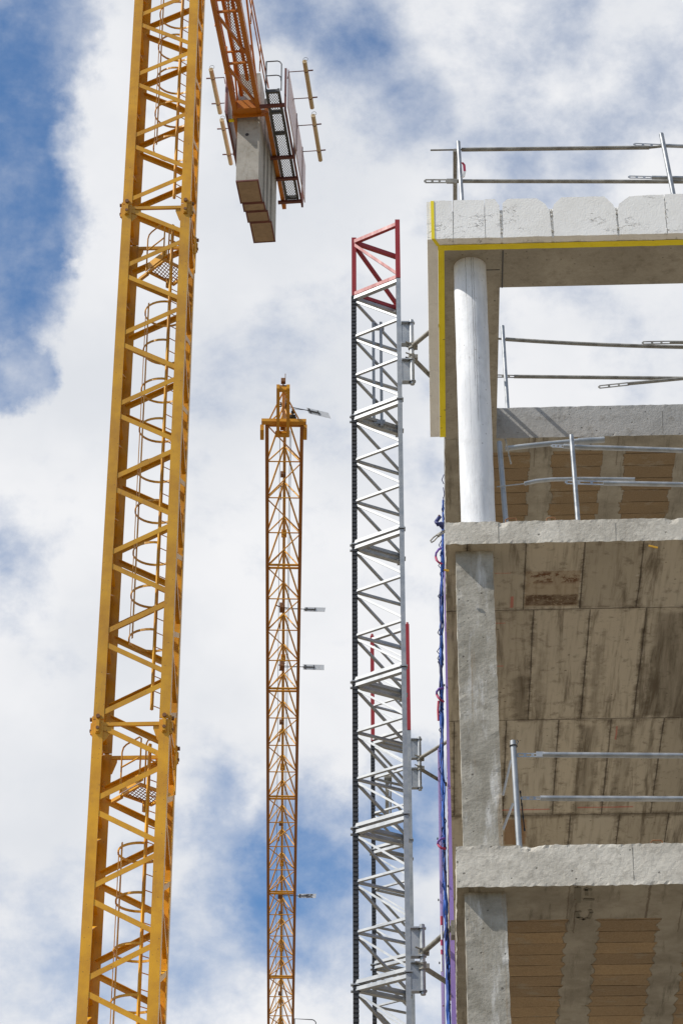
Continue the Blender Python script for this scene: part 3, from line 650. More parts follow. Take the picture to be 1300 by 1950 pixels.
rail_part(r3, lambda m: (slotted(m, bv(1077, 918, .16), bv(1150, 920, .16), .045), sagtube(m, bv(1148, 920, .16), bv(1420, 925, .16), .023)))
rail_part(r3, lambda m: (slotted(m, bv(962, 838, .25), bv(972, 882, .25), .03)), 'strap', 'tubeold')
r4 = railing('tube railing with white braces standing on the lowest visible slab', B(.55, .4, 10.89))
post(r4, 976, 1411, 988, 1612, .12, 10.89, .026, 'galvdark'); post(r4, 1420, 1411, 1445, 1612, .12, 10.89, .026, 'galvdark')
rail_part(r4, lambda m: (slotted(m, bv(984, 1438, .16), bv(1028, 1438, .16), .04), m.bar(bv(1020, 1437, .16), bv(1034, 1437, .16), .02, .05, bd), sagtube(m, bv(1032, 1437, .16), bv(1420, 1440, .16), .024)))
rail_part(r4, lambda m: (slotted(m, bv(992, 1520, .16), bv(1030, 1520, .16), .03), sagtube(m, bv(1028, 1520, .16), bv(1420, 1522, .16), .024)))
rail_part(r4, lambda m: (m.tube([bv(972, 1448, .5), bv(957, 1515, .5)], .010, 8), m.tube([bv(976, 1530, .5), bv(957, 1580, .5)], .011, 8)), 'brace', 'white')
rail_part(r4, lambda m: slotted(m, bv(990, 1508, .2), bv(998, 1580, .2), .03), 'strap', 'black')
rail_part(r4, lambda m: (m.tube(arc(bv(977, 1421, .12), br_, bd, .032, 0, 350, 10), .005, 6), m.tube([bv(982, 1420, .1), bv(986, 1412, .1), bv(984, 1409, .1)], .005, 6)), 'wire_tie', 'black')
# barrier tape tied to the roof post
tp = thing('barrier_tape', 'scrap of red and white barrier tape hanging from the roof railing post', 'tape', bv(882, 320, .16), -AZB)
mb = MB(); pp = [(879, 309), (883, 314), (884, 326), (882, 336), (880, 338)]
for i in range(4):
    mb.mat(0 if i < 2 else 1); a = bv(*pp[i], .16 - .01 * i); b = bv(*pp[i + 1], .17 - .01 * i)
    mb.hexa([a - br_ * .012, a + br_ * .014, a + br_ * .014 + bd * .002, a - br_ * .012 + bd * .002], [b - br_ * .012, b + br_ * .014, b + br_ * .014 + bd * .002, b - br_ * .012 + bd * .002])
mb.build('tape_strip', [M['slingr'], M['white']], tp)

# ------------------------------------------------------------------ stuff hanging down the left side
net = thing('safety_net', 'gathered blue safety net hanging down the left side of the building', 'net', bv(846, 1500, .8), -AZB)
path = [(846, 872), (843, 950), (843, 1000), (842, 1060), (840, 1150), (839, 1250), (840, 1350), (841, 1450), (844, 1550), (846, 1650), (849, 1750), (852, 1850), (855, 1960), (858, 2100)]
def along(t):
    t = max(0, min(.9999, t)) * (len(path) - 1); i = int(t); f = t - i
    return V((path[i][0] * (1 - f) + path[i + 1][0] * f, path[i][1] * (1 - f) + path[i + 1][1] * f))
mb = MB()
for s in range(26):
    pts = []; ph = random.uniform(0, 50); amp = random.uniform(2.5, 7.0); mb.mat(0 if random.random() < .72 else 1)
    t0 = random.uniform(.14, .22) if s < 20 else 0.08
    for k in range(150):
        t = t0 + (1 - t0) * k / 149; c = along(t); grow = min(1, .25 + (t - t0) * 4)
        dx = noise.noise(V((t * 22, ph, 0))) * amp * grow + noise.noise(V((t * 90, ph, 7))) * 1.6
        pts.append(bv(c.x + dx, c.y, .8 + noise.noise(V((t * 30, ph, 3))) * .12))
    mb.tube(pts, random.uniform(.004, .0085), 5)
mb.build('net_strands', [M['net'], M['navy']], net)
mb = MB()
for k in range(46):               # loose diamonds standing off the bundle
    t = random.uniform(.02, .98); c = along(t); e = -random.uniform(3.5, 7.5) if random.random() < .6 else random.uniform(2, 5)
    if t < .2: e *= .6
    a, b2, cc = bv(c.x, c.y - random.uniform(6, 14), .8), bv(c.x + e, c.y, .76), bv(c.x, c.y + random.uniform(6, 14), .8)
    mb.tube([a, b2, cc], .0045, 5); mb.cut()
mb.build_each('loose_mesh', M['navy'], net)
mb = MB(); pts = [bv(836, 985, .7), bv(831, 992, .66), bv(834, 998, .62), bv(841, 996, .66), bv(839, 1004, .7)]
for a in range(3): mb.tube([p + V((random.uniform(-.012, .012), random.uniform(-.02, .02), random.uniform(-.012, .012))) for p in pts], .014, 6)
mb.build('net_knot', M['navy'], net)
def sling(label, pts, v=.74):
    t = thing('lifting_sling', label, 'sling', bv(*pts[0], v), -AZB, 'webbing loops on the blue net')
    P = [bv(x, y, v - .02 * (i % 3)) for i, (x, y) in enumerate(pts)]
    h = len(P) // 2
    mb = MB(); mb.tube(P[:h + 1], .011, 6); mb.build('purple_webbing', M['slingp'], t)
    mb = MB(); mb.tube(P[h:], .011, 6); mb.build('red_webbing', M['slingr'], t)
sling('uppermost red and purple webbing loop, beside the middle slab corner', [(842, 1043), (835, 1046), (830, 1053), (829, 1060), (831, 1067), (835, 1071), (841, 1074)])
sling('middle red and purple webbing loop, halfway down the square column', [(844, 1310), (835, 1312), (831, 1317), (831, 1322), (834, 1328), (838, 1333), (844, 1336)])
sling('lowest red and purple webbing loop, beside the top of the lowest slab', [(846, 1596), (838, 1598), (834, 1602), (833, 1607), (836, 1612), (840, 1615), (847, 1616)])
sh = thing('wire_loop', 'small steel wire loop clipped to the net at the middle slab corner', 'wire loop', bv(845, 1015, .6), -AZB)
mb = MB(); P = [(847, 1010), (838, 1014), (832, 1018), (824, 1024), (819, 1030), (821, 1033), (826, 1030), (833, 1022), (840, 1017), (847, 1013)]
mb.tube([bv(x, y, .62) for x, y in P], .007, 6); mb.build('loop', M['tubeold'], sh)
mb = MB(); mb.tube([bv(833, 1021, .60), bv(839, 1016, .60)], .016, 8); mb.build('clamp', M['tubeold'], sh)
def strip(label, pts, v, wpx, mat, depth=.5, wtop=3.0):
    t = thing('insulation_board', label, 'insulation', bv(*pts[0], v), -AZB, 'lilac boards down the left side')
    mb = MB(); a = bv(*pts[0], v); b = bv(*pts[1], v); th = br_ * (wpx / 210.0); tt = br_ * (wtop / 210.0)
    mb.hexa([a, a + tt, a + tt + bd * depth, a + bd * depth], [b, b + th, b + th + bd * depth, b + bd * depth])
    t_ = mb.build('board', M[mat], t)
    mb = MB()
    for k in range(5):
        c = a + (b - a) * (.1 + .19 * k) - br_ * .006; mb.tube([c + br_ * .0, c - br_ * .012], .012, 8); mb.cut()
    mb.build_each('fixing', M['black'], t)
strip('pale lilac insulation board left of the blue net, farther back', [(832.5, 1425), (842, 2050)], 2.6, 7.0, 'purple', .12, 7.0)
strip('long lilac insulation board between the blue net and the slab edge', [(843.5, 1035), (861, 2050)], 1.6, 10.0, 'violet', .12, 2.0)
rt_ = thing('warning_ribbon', 'red and white ribbon hanging beside the blue net', 'ribbon', bv(840, 1760, .9), -AZB)
mb = MB(); mb.tube([bv(834.5, 1335, .9), bv(833.5, 1352, .9), bv(834.5, 1372, .9)], .011, 6); mb.build('ribbon_end', M['slingr'], rt_)
mb = MB()
for a, b in ((1745, 1762), (1790, 1801), (1809, 1818)): mb.tube([bv(840 + (a - 1745) * .01, a, .9), bv(840.5 + (a - 1745) * .01, b, .9)], .011, 6)
mb.mat(1)
for a, b in ((1762, 1790), (1801, 1809), (1818, 1850)): mb.tube([bv(840.5, a, .9), bv(841, b, .9)], .009, 6)
mb.build('ribbon', [M['slingr'], M['white']], rt_)

# ------------------------------------------------------------------ hoist masts
L0 = V((.134, 22.2, 0)); R0 = V((.597, 21.89, 0)); T0 = V((.611, 22.46, 0))
SEC = 1.559; TOP1 = 19.08
hoist = thing('hoist_mast', 'tall galvanised lattice hoist mast with bright red top standing left of the roof edge', 'hoist mast', (.44, 22.15, 0), 0, 'lattice hoist masts beside the building')
def hoist_lattice(mb_l, z1, red=False):
    """one section hanging from z1"""
    P = .5; n = 3
    fn = (R0 - L0).normalized(); fl = (T0 - L0).normalized(); nLR = V((fn.y, -fn.x, 0)); nLT = V((-fl.y, fl.x, 0)); rt2 = (T0 - R0).normalized()
    w = .023
    for (za, thick) in ((z1 - .03, .036), (z1 - SEC + .035, .036)):
        for a, b, nn in ((L0, R0, nLR), (L0, T0, nLT), (R0, T0, V((1, 0, 0)))):
            mb_l.bar(a + Zu * za, b + Zu * za, thick, .05, Zu)
    lv = [z1 - .03, z1 - .03 - .501, z1 - .03 - 1.002, z1 - SEC + .035]
    for i, z in enumerate(lv[:-1]):
        if i:
            for a, b in ((L0, R0), (L0, T0), (R0, T0)): mb_l.bar(a + Zu * z, b + Zu * z, w, .03, Zu)
        zb = lv[i + 1] + .03
        for a, b in ((L0, R0), (L0, T0)): mb_l.bar(a + Zu * (z - .03), b + Zu * zb, .018 if b is R0 else .028, .02, Zu.cross(b - a))
        mb_l.bar(T0 + Zu * (z - .03), R0 + Zu * zb, w, .026, V((1, 0, 0)))
    return mb_l
def hoist_section(z1, mroot, red=False):
    mp = M['red'] if red else M['galv']
    sec = hoist_lattice(MB(), z1, red).build('mast_section', mp, mroot)
    d = Zu
    for c, dx in ((R0, 0), (T0, 0)):
        mb = MB(); mb.bar(c + Zu * (z1 - .004), c + Zu * (z1 - SEC + .004), .045, .045, V((1, 0, 0))); mb.build('chord', M['red'] if red else M['galvdark'], sec)
    mb = MB(); mb.bar(L0 + Zu * (z1 - .004), L0 + Zu * (z1 - SEC + .004), .046, .046, V((1, 0, 0))); mb.build('chord', M['red'] if red else M['black'], sec)
    if not red:
        mb = MB(); z = z1 - .02
        while z > z1 - SEC + .02:
            mb.box(L0 - V((.023, .0, 0)), V((1, 0, 0)), V((0, 1, 0)), Zu, -.007, .002, -.025, .025, z - .012, z + .012)
            mb.box(L0 - V((.0, .023, 0)), V((1, 0, 0)), V((0, 1, 0)), Zu, -.025, .025, -.008, .002, z - .012, z + .012); z -= .045
        mb.build('gear_rack', M['black'], sec)
    mb = MB()
    for c in (L0, R0, T0):
        for s in (.028, -.034):
            mb.tube([c + Zu * (z1 - SEC + s) + V((-.05, .03, 0)), c + Zu * (z1 - SEC + s) + V((.05 if c is L0 else -.0, .03, 0))], .014, 6)
        mb.box(c, V((1, 0, 0)), V((0, 1, 0)), Zu, -.036, .036, -.036, .036, z1 - SEC + .004, z1 - SEC + .016); mb.cut()
    mb.build_each('joint_flange', M['galvdark'] if not red else M['red'], sec)
    return sec
hoist_section(TOP1 + .73, hoist, True)
# the red top frame is a short head: trim to one open bay
for o in [c for c in kids(hoist)]:
    for k in kids(o): bpy.data.objects.remove(k)
    bpy.data.objects.remove(o)
mb = MB(); zt = TOP1; zb = TOP1 - .76
for a, b in ((L0, R0), (L0, T0), (R0, T0)):
    for z in (zt - .03, zb + .025): mb.bar(a + Zu * z, b + Zu * z, .045, .04, Zu)
mb.bar(L0 + Zu * (zt - .06), R0 + Zu * (zb + .06), .036, .03, Zu.cross(R0 - L0)); mb.bar(L0 + Zu * (zt - .06), T0 + Zu * (zb + .06), .04, .03, Zu.cross(T0 - L0))
for s in (.0, .36): mb.box(T0 + V((-.06, 0, 0)), V((1, 0, 0)), V((0, 1, 0)), Zu, -.03, .05, -.03, .03, zt - .1 - s - .25, zt - .08 - s - .25)
hd = mb.build('mast_head', M['red'], hoist)
for c in (L0, R0, T0): mb = MB(); mb.bar(c + Zu * (zt + .02), c + Zu * (zb + .004), .05, .05, V((1, 0, 0))); mb.build('chord', M['red'], hd)
sec0 = hoist_section(zb, hoist)
nsec = 11
for k in range(1, nsec): copy_tree(sec0, hoist, (0, 0, -SEC * k))
mb = MB(); mb.box(V((.44, 22.15, 0)), V((1, 0, 0)), V((0, 1, 0)), Zu, -.6, .6, -.6, .6, 0, zb - SEC * nsec); mb.build('base_frame', M['galvdark'], hoist)
# bracket hung inside the top sections
mb = MB(); c = V((.372, 22.32, 0))
for dx in (-.035, .045): mb.bar(c + V((dx, 0, 18.06)), c + V((dx, 0, 16.73)), .03, .05, V((1, 0, 0)))
mb.bar(c + V((-.05, 0, 16.78)), c + V((.08, 0, 16.78)), .05, .04, Zu); mb.bar(c + V((-.05, 0, 18.0)), c + V((.08, 0, 18.0)), .05, .04, Zu)
mb.build('guide_bracket', M['galvdark'], hoist)
def wall_tie(mroot, ref, zc, h, wall, tube_end_up, tube_end_dn):
    """ref: right chord; two plates holding an upright tube, coupled to two tubes fixed on the wall"""
    X1 = V((1, 0, 0)); c = ref + V((.13, -.02, 0))
    mb = MB()
    for z in (zc + h * .5, zc - h * .5):
        for s in (-1,): mb.box(V((ref.x + .024, ref.y - .01, z)), X1, V((0, 1, 0)), Zu, 0, .10, -.008, .006, -.135, .135)
        for e in (.135, -.135):
            mb.box(V((ref.x + .024, ref.y - .05, z + e)), X1, V((0, 1, 0)), Zu, 0, .11, 0, .07, -.007, .007)
            mb.tube([c + Zu * (z + e - .007), c + Zu * (z + e + .007)], .036, 14)
    t = mb.build('wall_tie', M['galvdark'], mroot)
    mb = MB(); mb.tube([c + Zu * (zc - h * .5 - .17), c + Zu * (zc + h * .5 + .17)], .024, 14); mb.build('upright_tube', M['galv'], t)
    mb = MB()
    for z, e in ((zc + .07, tube_end_up), (zc - .07, tube_end_dn)):
        a = c + V((.02, -.03 if z > zc else .03, z)); d = (e - a).normalized(); mb.tube([a - d * .06, e], .024, 12); mb.cut()
    mb.build_each('tie_tube', M['tubeold'], t)
    mb = MB()
    for z in (zc + .07, zc - .07):
        mb.tube([c + Zu * (z - .03), c + Zu * (z + .03)], .038, 12); mb.box(c + V((.03, 0, z)), X1, V((0, 1, 0)), Zu, -.01, .03, -.03, .03, -.022, .022)
        for s in (-1, 1): mb.tube([c + V((.0, s * .035, z + .01)), c + V((-.065, s * .04, z + .035))], .008, 6)
        mb.cut()
    mb.build_each('coupler', M['tubeold'], t)
    if wall:
        mb = MB()
        for e in (tube_end_up, tube_end_dn): mb.box(e, X1, V((0, 1, 0)), Zu, -.005, .03, -.06, .06, -.09, .05); mb.cut()
        mb.build_each('wall_plate', M['tubeold'], t)
    return t
z_u = (PY(785, 632, 21.84).z + PY(785, 703, 21.84).z) / 2; h_u = PY(785, 632, 21.84).z - PY(785, 703, 21.84).z
wall_tie(hoist, R0, z_u, h_u, False, V((.985, 21.5, 17.43)), V((.985, 22.35, 17.33)))
z_l = (PY(790, 1792, 21.84).z + PY(790, 1858, 21.84).z) / 2; h_l = PY(790, 1792, 21.84).z - PY(790, 1858, 21.84).z
wall_tie(hoist, R0, z_l, h_l, True, V((.965, 21.3, z_l + .06)), V((.965, 22.2, z_l - .09)))
# second mast: same make, standing farther back
hoist2 = thing('hoist_mast', 'shorter lattice hoist mast with long red chords, half hidden behind the taller mast', 'hoist mast', (.715, 30.25, 0), 0, 'lattice hoist masts beside the building')
ZT2 = 18.73
L0, R0, T0 = L0 + V((.275, 8.1, 0)), R0 + V((.275, 8.1, 0)), T0 + V((.275, 8.1, 0))
mb = hoist_lattice(MB(), ZT2 + 0.0); h2 = mb.build('mast_head', M['galv'], hoist2)
for c in (L0, R0, T0):
    mb = MB(); mb.bar(c + Zu * (ZT2 + .02), c + Zu * (ZT2 - SEC + .004), .05, .05, V((1, 0, 0))); mb.tube([c + Zu * (ZT2 + .02), c + Zu * (ZT2 + .055)], .016, 8); mb.build('chord', M['red'], h2)
s2 = hoist_section(ZT2 - SEC, hoist2)
n2s = 11
for k in range(1, n2s): copy_tree(s2, hoist2, (0, 0, -SEC * k))
mb = MB(); mb.box(V((.715, 30.25, 0)), V((1, 0, 0)), V((0, 1, 0)), Zu, -.6, .6, -.6, .6, 0, max(.03, ZT2 - SEC * (n2s + 1))); mb.build('base_frame', M['galvdark'], hoist2)
za = PY(797, 1424, 29.94).z; zc_ = PY(797, 1480, 29.94).z
wall_tie(hoist2, R0, (za + zc_) / 2, za - zc_, False, V((1.38, 29.5, (za + zc_) / 2 + .1)), V((1.38, 30.4, (za + zc_) / 2 - .1)))
mb = MB(); c = PY(737, 1490, 30.5); mb.bar(c + Zu * .05, PY(737, 1565, 30.5), .05, .04, V((1, 0, 0))); mb.bar(c + V((.045, 0, .05)), PY(737, 1565, 30.5) + V((.045, 0, 0)), .02, .04, V((1, 0, 0))); mb.tube([c + V((-.04, 0, .05)), c + V((.06, 0, .05))], .05, 10)
mb.build('guide_bracket', M['tubeold'], hoist2)

# ------------------------------------------------------------------ tower crane on the left
AZM = R(2.0)
mx = V((math.cos(AZM), -math.sin(AZM), 0)); my = V((math.sin(AZM), math.cos(AZM), 0))
FL = V((-4.832, 45.0, 0)); MW = 1.495; ST = 12.83; JT = 38.04; PER = ST / 7
def Mm(a, b, z): return FL + mx * a + my * b + Zu * z
crane = thing('tower_crane', 'big yellow tower crane mast with caged ladder and ballasted counter jib', 'tower crane', Mm(MW / 2, MW / 2, 0), -AZM)
def crane_section(zt):
    Wc = .205; t = .022
    mb = MB(); bw = .105
    zk = [zt - PER * k for k in range(8)]
    faces = {'front': (lambda a, z: Mm(a, .010, z), lambda a: a, 0), }
    def diag(P, Q, side): mb.angle(P, Q, side, bw, .012)
    lo, hi = .12, MW - .12
    g0 = .125
    for k in range(7):
        za, zm, zb2 = zk[k], zk[k] - PER / 2, zk[k + 1]
        # front: left node at za, right node at zm
        diag(Mm(lo, .016, za - g0), Mm(hi, .016, zm + g0), -my); diag(Mm(hi, .016, zm - g0), Mm(lo, .016, zb2 + g0), -my)
        # rear: left node at zm, right node at za
        diag(Mm(hi, MW - .016, za - g0), Mm(lo, MW - .016, zm + g0), my); diag(Mm(lo, MW - .016, zm - g0), Mm(hi, MW - .016, zb2 + g0), my)
        # right: front node at za, rear node at zm
        diag(Mm(MW - .016, lo, za - g0), Mm(MW - .016, hi, zm + g0), mx); diag(Mm(MW - .016, hi, zm - g0), Mm(MW - .016, lo, zb2 + g0), mx)
        # left: rear node at za, front node at zm
        diag(Mm(.016, hi, za - g0), Mm(.016, lo, zm + g0), -mx); diag(Mm(.016, lo, zm - g0), Mm(.016, hi, zb2 + g0), -mx)
    sec = mb.build('mast_section', M['crane'], crane)
    for (a, b, sa, sb) in ((0, 0, 1, 1), (MW, 0, -1, 1), (0, MW, 1, -1), (MW, MW, -1, -1)):
        mb = MB()
        mb.box(Mm(a, b, 0), mx * sa, my * sb, Zu, 0, Wc, 0, t, zt - ST + .012, zt - .012)
        mb.box(Mm(a, b, 0), mx * sa, my * sb, Zu, 0, t, t + .001, Wc, zt - ST + .012, zt - .012)
        mb.build('chord', M['crane'], sec)
        mb = MB()               # coupling: two lugs and pins on each outer face
        for (ax, ay, s1, s2) in ((mx * sa, my * sb, a, b), (my * sb, mx * sa, a, b)):
            o = Mm(a, b, zt)
            mb.box(o, ax, ay, Zu, .055, .145, -.03, -.002, -.30, .10)
            mb.box(o, ax, ay, Zu, .07, .13, -.055, -.031, -.28, -.04)
            mb.mat(1); mb.tube([o + ax * .1 - ay * .075 + Zu * .05, o + ax * .1 + ay * .01 + Zu * .05], .042, 10)
            mb.tube([o + ax * .1 - ay * .07 - Zu * .2, o + ax * .1 + ay * .01 - Zu * .2], .034, 10); mb.mat(0)
        mb.build('coupling', [M['crane'], M['rust']], sec)
    # head frame just under the joint, with gussets
    mb = MB(); zz = zt - .10
    for P, Q in ((Mm(.2, .03, zz), Mm(MW - .2, .03, zz)), (Mm(.2, MW - .03, zz), Mm(MW - .2, MW - .03, zz)), (Mm(.03, .2, zz), Mm(.03, MW - .2, zz)), (Mm(MW - .03, .2, zz), Mm(MW - .03, MW - .2, zz))):
        mb.bar(P, Q, .075, .05, Zu)
    for b in (.028, MW - .04):
        for a, s in ((.2, 1), (MW - .2, -1)):
            L = .21 if (s > 0) == (b < 1) else .12
            mb.prism([Mm(a, b, zz + .02), Mm(a + s * L, b, zz + .02), Mm(a + s * L, b, zz - .10), Mm(a + s * .03, b, zz - .36), Mm(a, b, zz - .36)], my * .012)
    mb.build('head_frame', M['crane'], sec)
    # ladder
    s1 = (1.11, .20); s2 = (1.39, .47); cc = (.98, .65); hr = .45
    mb = MB(); ztop, zbot = zt - .45, zt - ST + .3
    for p in (s1, s2): mb.bar(Mm(*p, ztop), Mm(*p, zbot), .055, .045, mx + my)
    z = ztop - .1
    while z > zbot: mb.tube([Mm(*s1, z), Mm(*s2, z)], .011, 6); z -= .33
    mb.build('ladder', M['crane'], sec)
    mb = MB(); C = Mm(*cc, 0)
    a1 = math.degrees(math.atan2(s1[1] - cc[1], s1[0] - cc[0])); a2 = math.degrees(math.atan2(s2[1] - cc[1], s2[0] - cc[0]))
    zh = zt - 2.55
    hoops = []
    while zh > zt - ST + 1.6: hoops.append(zh); zh -= 1.02
    for z in hoops:
        pts = arc(C + Zu * z, mx, my, hr, a1, a2 - 360, 26)
        for i in range(len(pts) - 1): mb.bar(pts[i], pts[i + 1], .05 if False else .014, .05, (pts[i] - C - Zu * z), .004)
    for an in (178, 218):
        q = C + mx * (hr - .015) * math.cos(R(an)) + my * (hr - .015) * math.sin(R(an)); mb.bar(q + Zu * (hoops[0] + .1), q + Zu * (hoops[-1] - .1), .012, .045, mx * math.cos(R(an)) + my * math.sin(R(an)))
    mb.build('safety_cage', M['crane'], sec)
    # rest platform turned 45 degrees
    p = (mx * .68 - my * .73).normalized(); q = (mx * .73 + my * .68).normalized(); A = Mm(.50, .95, zt - 1.13)
    mb = MB(); LP, LQ = .62, .74
    mb.box(A, p, q, Zu, 0, LP, 0, .05, -.06, .0); mb.box(A, p, q, Zu, 0, LP, LQ - .05, LQ, -.06, .0)
    mb.box(A, p, q, Zu, 0, .05, .05, LQ - .05, -.06, 0); mb.box(A, p, q, Zu, LP - .05, LP, .05, LQ - .05, -.06, 0)
    mb.box(A, p, q, Zu, -.30, .0, -.02, .05, -.10, -.03); mb.box(A, p, q, Zu, LP - .1, LP - .04, LQ, LQ + .03, -.12, -.05)
    mb.box(A, p, q, Zu, -.05, LP + .1, -.02, -.008, -.0, .19)
    mb.box(A, p, q, Zu, .1, .16, LQ * .6, LQ * .6 + .06, -.3, -.061)
    pl = mb.build('rest_platform', M['crane'], sec)
    mb = MB(); mb.box(A, p, q, Zu, .045, LP - .045, .045, LQ - .045, -.035, -.031); mb.build('platform_mesh', M['meshor'], sec)
    mb = MB(); r = .017; H = 1.0
    a0 = A - q * .03
    def U(P0, d, L): return [P0, P0 + Zu * (H - .12), P0 + Zu * (H - .03) + d * .04, P0 + Zu * H + d * .13, P0 + Zu * H + d * (L - .06), P0 + Zu * (H - .05) + d * L, P0 + d * L]
    mb.tube(U(a0, p, LP), r, 8); mb.tube([a0 + Zu * .55, a0 + Zu * .55 + p * LP], r, 8)
    b0 = A + p * LP; mb.tube(U(b0 + q * .1, q, LQ), r, 8); mb.tube([b0 + q * .1 + Zu * .55, b0 + q * (LQ + .1) + Zu * .55], r, 8)
    mb.build('handrail', M['crane'], sec)
    return sec
sec = crane_section(JT)
cols = {'mid': (.90, .93, 1.6), 'low': (1.08, 1.08, .9), 'top': (1.0, 1.0, .9)}
paint_tree(sec, cols['mid'])
for k, c in ((1, cols['top']), (-1, cols['low']), (-2, cols['mid'])):
    o = copy_tree(sec, crane, (0, 0, ST * k)); paint_tree(o, c)
JTT = JT + ST                    # 50.87 top of mast
mb = MB(); mb.box(Mm(MW / 2, MW / 2, 0), mx, my, Zu, -2.4, 2.4, -2.4, 2.4, 0, .55); mb.build('foundation_block', M['rearc'], crane)
H = 52.42
mb = MB(); cc = Mm(MW / 2, MW / 2, 0); mb.tube([cc + Zu * (JTT - .01), cc + Zu * (JTT + .45)], 1.0, 32); mb.box(cc, mx, my, Zu, -.8, .8, -.8, .8, JTT + .45, JTT + 3.2); mb.build('slewing_unit', M['crane'], crane)
mb = MB()
for a in (-.6, .6):
    for b in (-.6, .6): mb.bar(cc + mx * a + my * b + Zu * (JTT + 3.2), cc + mx * a * .2 + my * b * .2 + Zu * (JTT + 10), .14, .14, mx)
for k in range(6):
    z = JTT + 3.3 + k * 1.05; f = 1 - (k / 6.8) * .8
    for a, b, c_, d in ((-1, -1, 1, -1), (-1, 1, 1, 1), (-1, -1, -1, 1), (1, -1, 1, 1)): mb.bar(cc + mx * .6 * a * f + my * .6 * b * f + Zu * z, cc + mx * .6 * c_ * f + my * .6 * d * f + Zu * z, .08, .08, Zu)
mb.build('tower_head', M['crane'], crane)

# counter jib -------------------------------------------------------
a_, b_, c_, d_ = PZ(397, 0, H), PZ(444, 218, H), PZ(460, 0, H), PZ(498, 215, H)
ej = ((b_ + d_) - (a_ + c_)); ej.z = 0; ej.normalize(); lj = V((ej.y, -ej.x, 0))
o_ = (b_ + d_) / 2
OJ = o_ - ej * (o_ - cc).dot(ej); OJ.z = H
def J(s, t, h): return OJ + ej * s + lj * t + Zu * h
def jc(x, y, h):
    p = PZ(x, y, H + h) - OJ; return p.dot(ej), p.dot(lj)
hw = ((d_ - b_).dot(lj)) / 2; sX = jc(470, 218, 0)[0]; sE = jc(533, 398, 0)[0]
cj = MB()
for t in (-hw + .07, hw - .07):
    cj.box(OJ, ej, lj, Zu, .6, sX - .03, t - .065, t + .065, 0, .26)
zbB = EYE.z + (47.747 - 1.6) * (H - 1.6) / (50 - 1.6); hB = zbB - H
tA = jc(449, 345, hB)[1]; wB_ = jc(491.5, 341, hB)[1] - tA
for t in (tA - .075, tA + .15 + wB_ + .075): cj.box(OJ, ej, lj, Zu, sX - .028, sE, t - .06, t + .06, -.02, .24)
cj = cj.build('counter_jib', M['cjib'], crane)
mb = MB()
for t, w2 in ((-.17, .10), (.23, .08)): mb.box(OJ, ej, lj, Zu, .7, sX - .1, t - w2 / 2, t + w2 / 2, .62, .86)
mb.box(OJ, ej, lj, Zu, sX - 4.2, sX - .9, .06, .15, .5, .62)
for k in range(7):
    s = sX - .35 - k * 2.15
    if s > .8:
        mb.bar(J(s - 1.75, -hw + .1, .06), J(s, hw - .1, .06), .07, .07, lj); mb.bar(J(s - 1.78, -hw + .1, .10), J(s - 1.78, hw - .1, .10), .06, .06, Zu)
        mb.bar(J(s - 1.78, -hw + .1, .55), J(s - 1.78, hw - .1, .55), .05, .05, Zu)
        for t in (-hw + .07, hw - .07): mb.bar(J(s - 1.78, t, .2), J(s - 1.78, t, .75), .06, .06, lj)
mb.build('bracing', M['cjib'], cj)
mb = MB(); mb.box(OJ, ej, lj, Zu, .8, sX - .2, -.12, .19, .60, .604); mb.build('walkway_mesh', M['meshgrey'], cj)
mb = MB(); mb.box(OJ, ej, lj, Zu, sX - .30, sX - .02, -hw + .135, hw - .135, -.02, .30); mb.box(OJ, ej, lj, Zu, sX - .02, sX + .02, -hw - .02, hw + .12, -.10, .12); mb.build('cross_beam', M['cjib'], cj)
mb = MB()
for t in (-hw - .02, hw + .16):
    mb.tube([J(.8, t, 1.15), J(sX + .2, t, 1.15)], .022, 8); mb.tube([J(.8, t, .68), J(sX + .2, t, .68)], .018, 8)
    for k in range(7): mb.tube([J(1.2 + k * 2.0, t, .1), J(1.2 + k * 2.0, t, 1.15)], .018, 8)
mb.build('handrail', M['cjib'], cj)
mb = MB(); mb.tube([cc + mx * .1 + Zu * (JTT + 9.9), J(sX + .5, hw - .1, .3)], .03, 8); mb.tube([cc - mx * .1 + Zu * (JTT + 9.9), J(sX + .5, -hw + .1, .3)], .03, 8); mb.build('tie_bar', M['cjib'], crane)
# ballast
zbB = EYE.z + (47.747 - 1.6) * (H - 1.6) / (50 - 1.6); hB = zbB - H
ys = [(448, 345), (455, 388), (467, 403.5), (475.5, 424), (484.5, 463)]
s0, tA = jc(449, 345, hB); t1 = jc(491.5, 341, hB)[1]; wB_ = t1 - tA
sv = [jc(*q, hB)[0] for q in ys]
for k in range(4):
    ta = tA + .05 * k; sa, sb = sv[k] + .012, sv[k + 1] - .012; topz = 1.75 - .1 * k
    mb = MB(); mb.mat(0); mb.box(OJ, ej, lj, Zu, sa, sb, ta, ta + wB_, hB + .004, topz)
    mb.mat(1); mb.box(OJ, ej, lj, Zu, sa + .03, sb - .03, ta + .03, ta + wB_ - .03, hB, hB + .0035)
    blk = mb.build('ballast_block', [M['ballast'], M['ballastb']], crane)
    mb = MB(); e = .035
    for (x0, x1, y0, y1) in ((sa - .004, sa + e, ta - .004, ta + wB_ + .004), (sb - e, sb + .004, ta - .004, ta + wB_ + .004), (sa + e, sb - e, ta - .004, ta + e), (sa + e, sb - e, ta + wB_ - e, ta + wB_ + .004)):
        mb.box(OJ, ej, lj, Zu, x0, x1, y0, y1, hB - .012, hB + .03)
    mb.build('steel_edging', M['maroon'], blk)
    if k == 0:
        mb = MB(); qh = J(sa - .003, ta + wB_ * .45, -.62); mb.tube([qh, qh - ej * .004], .055, 14); mb.build('lifting_hole', M['black'], blk)
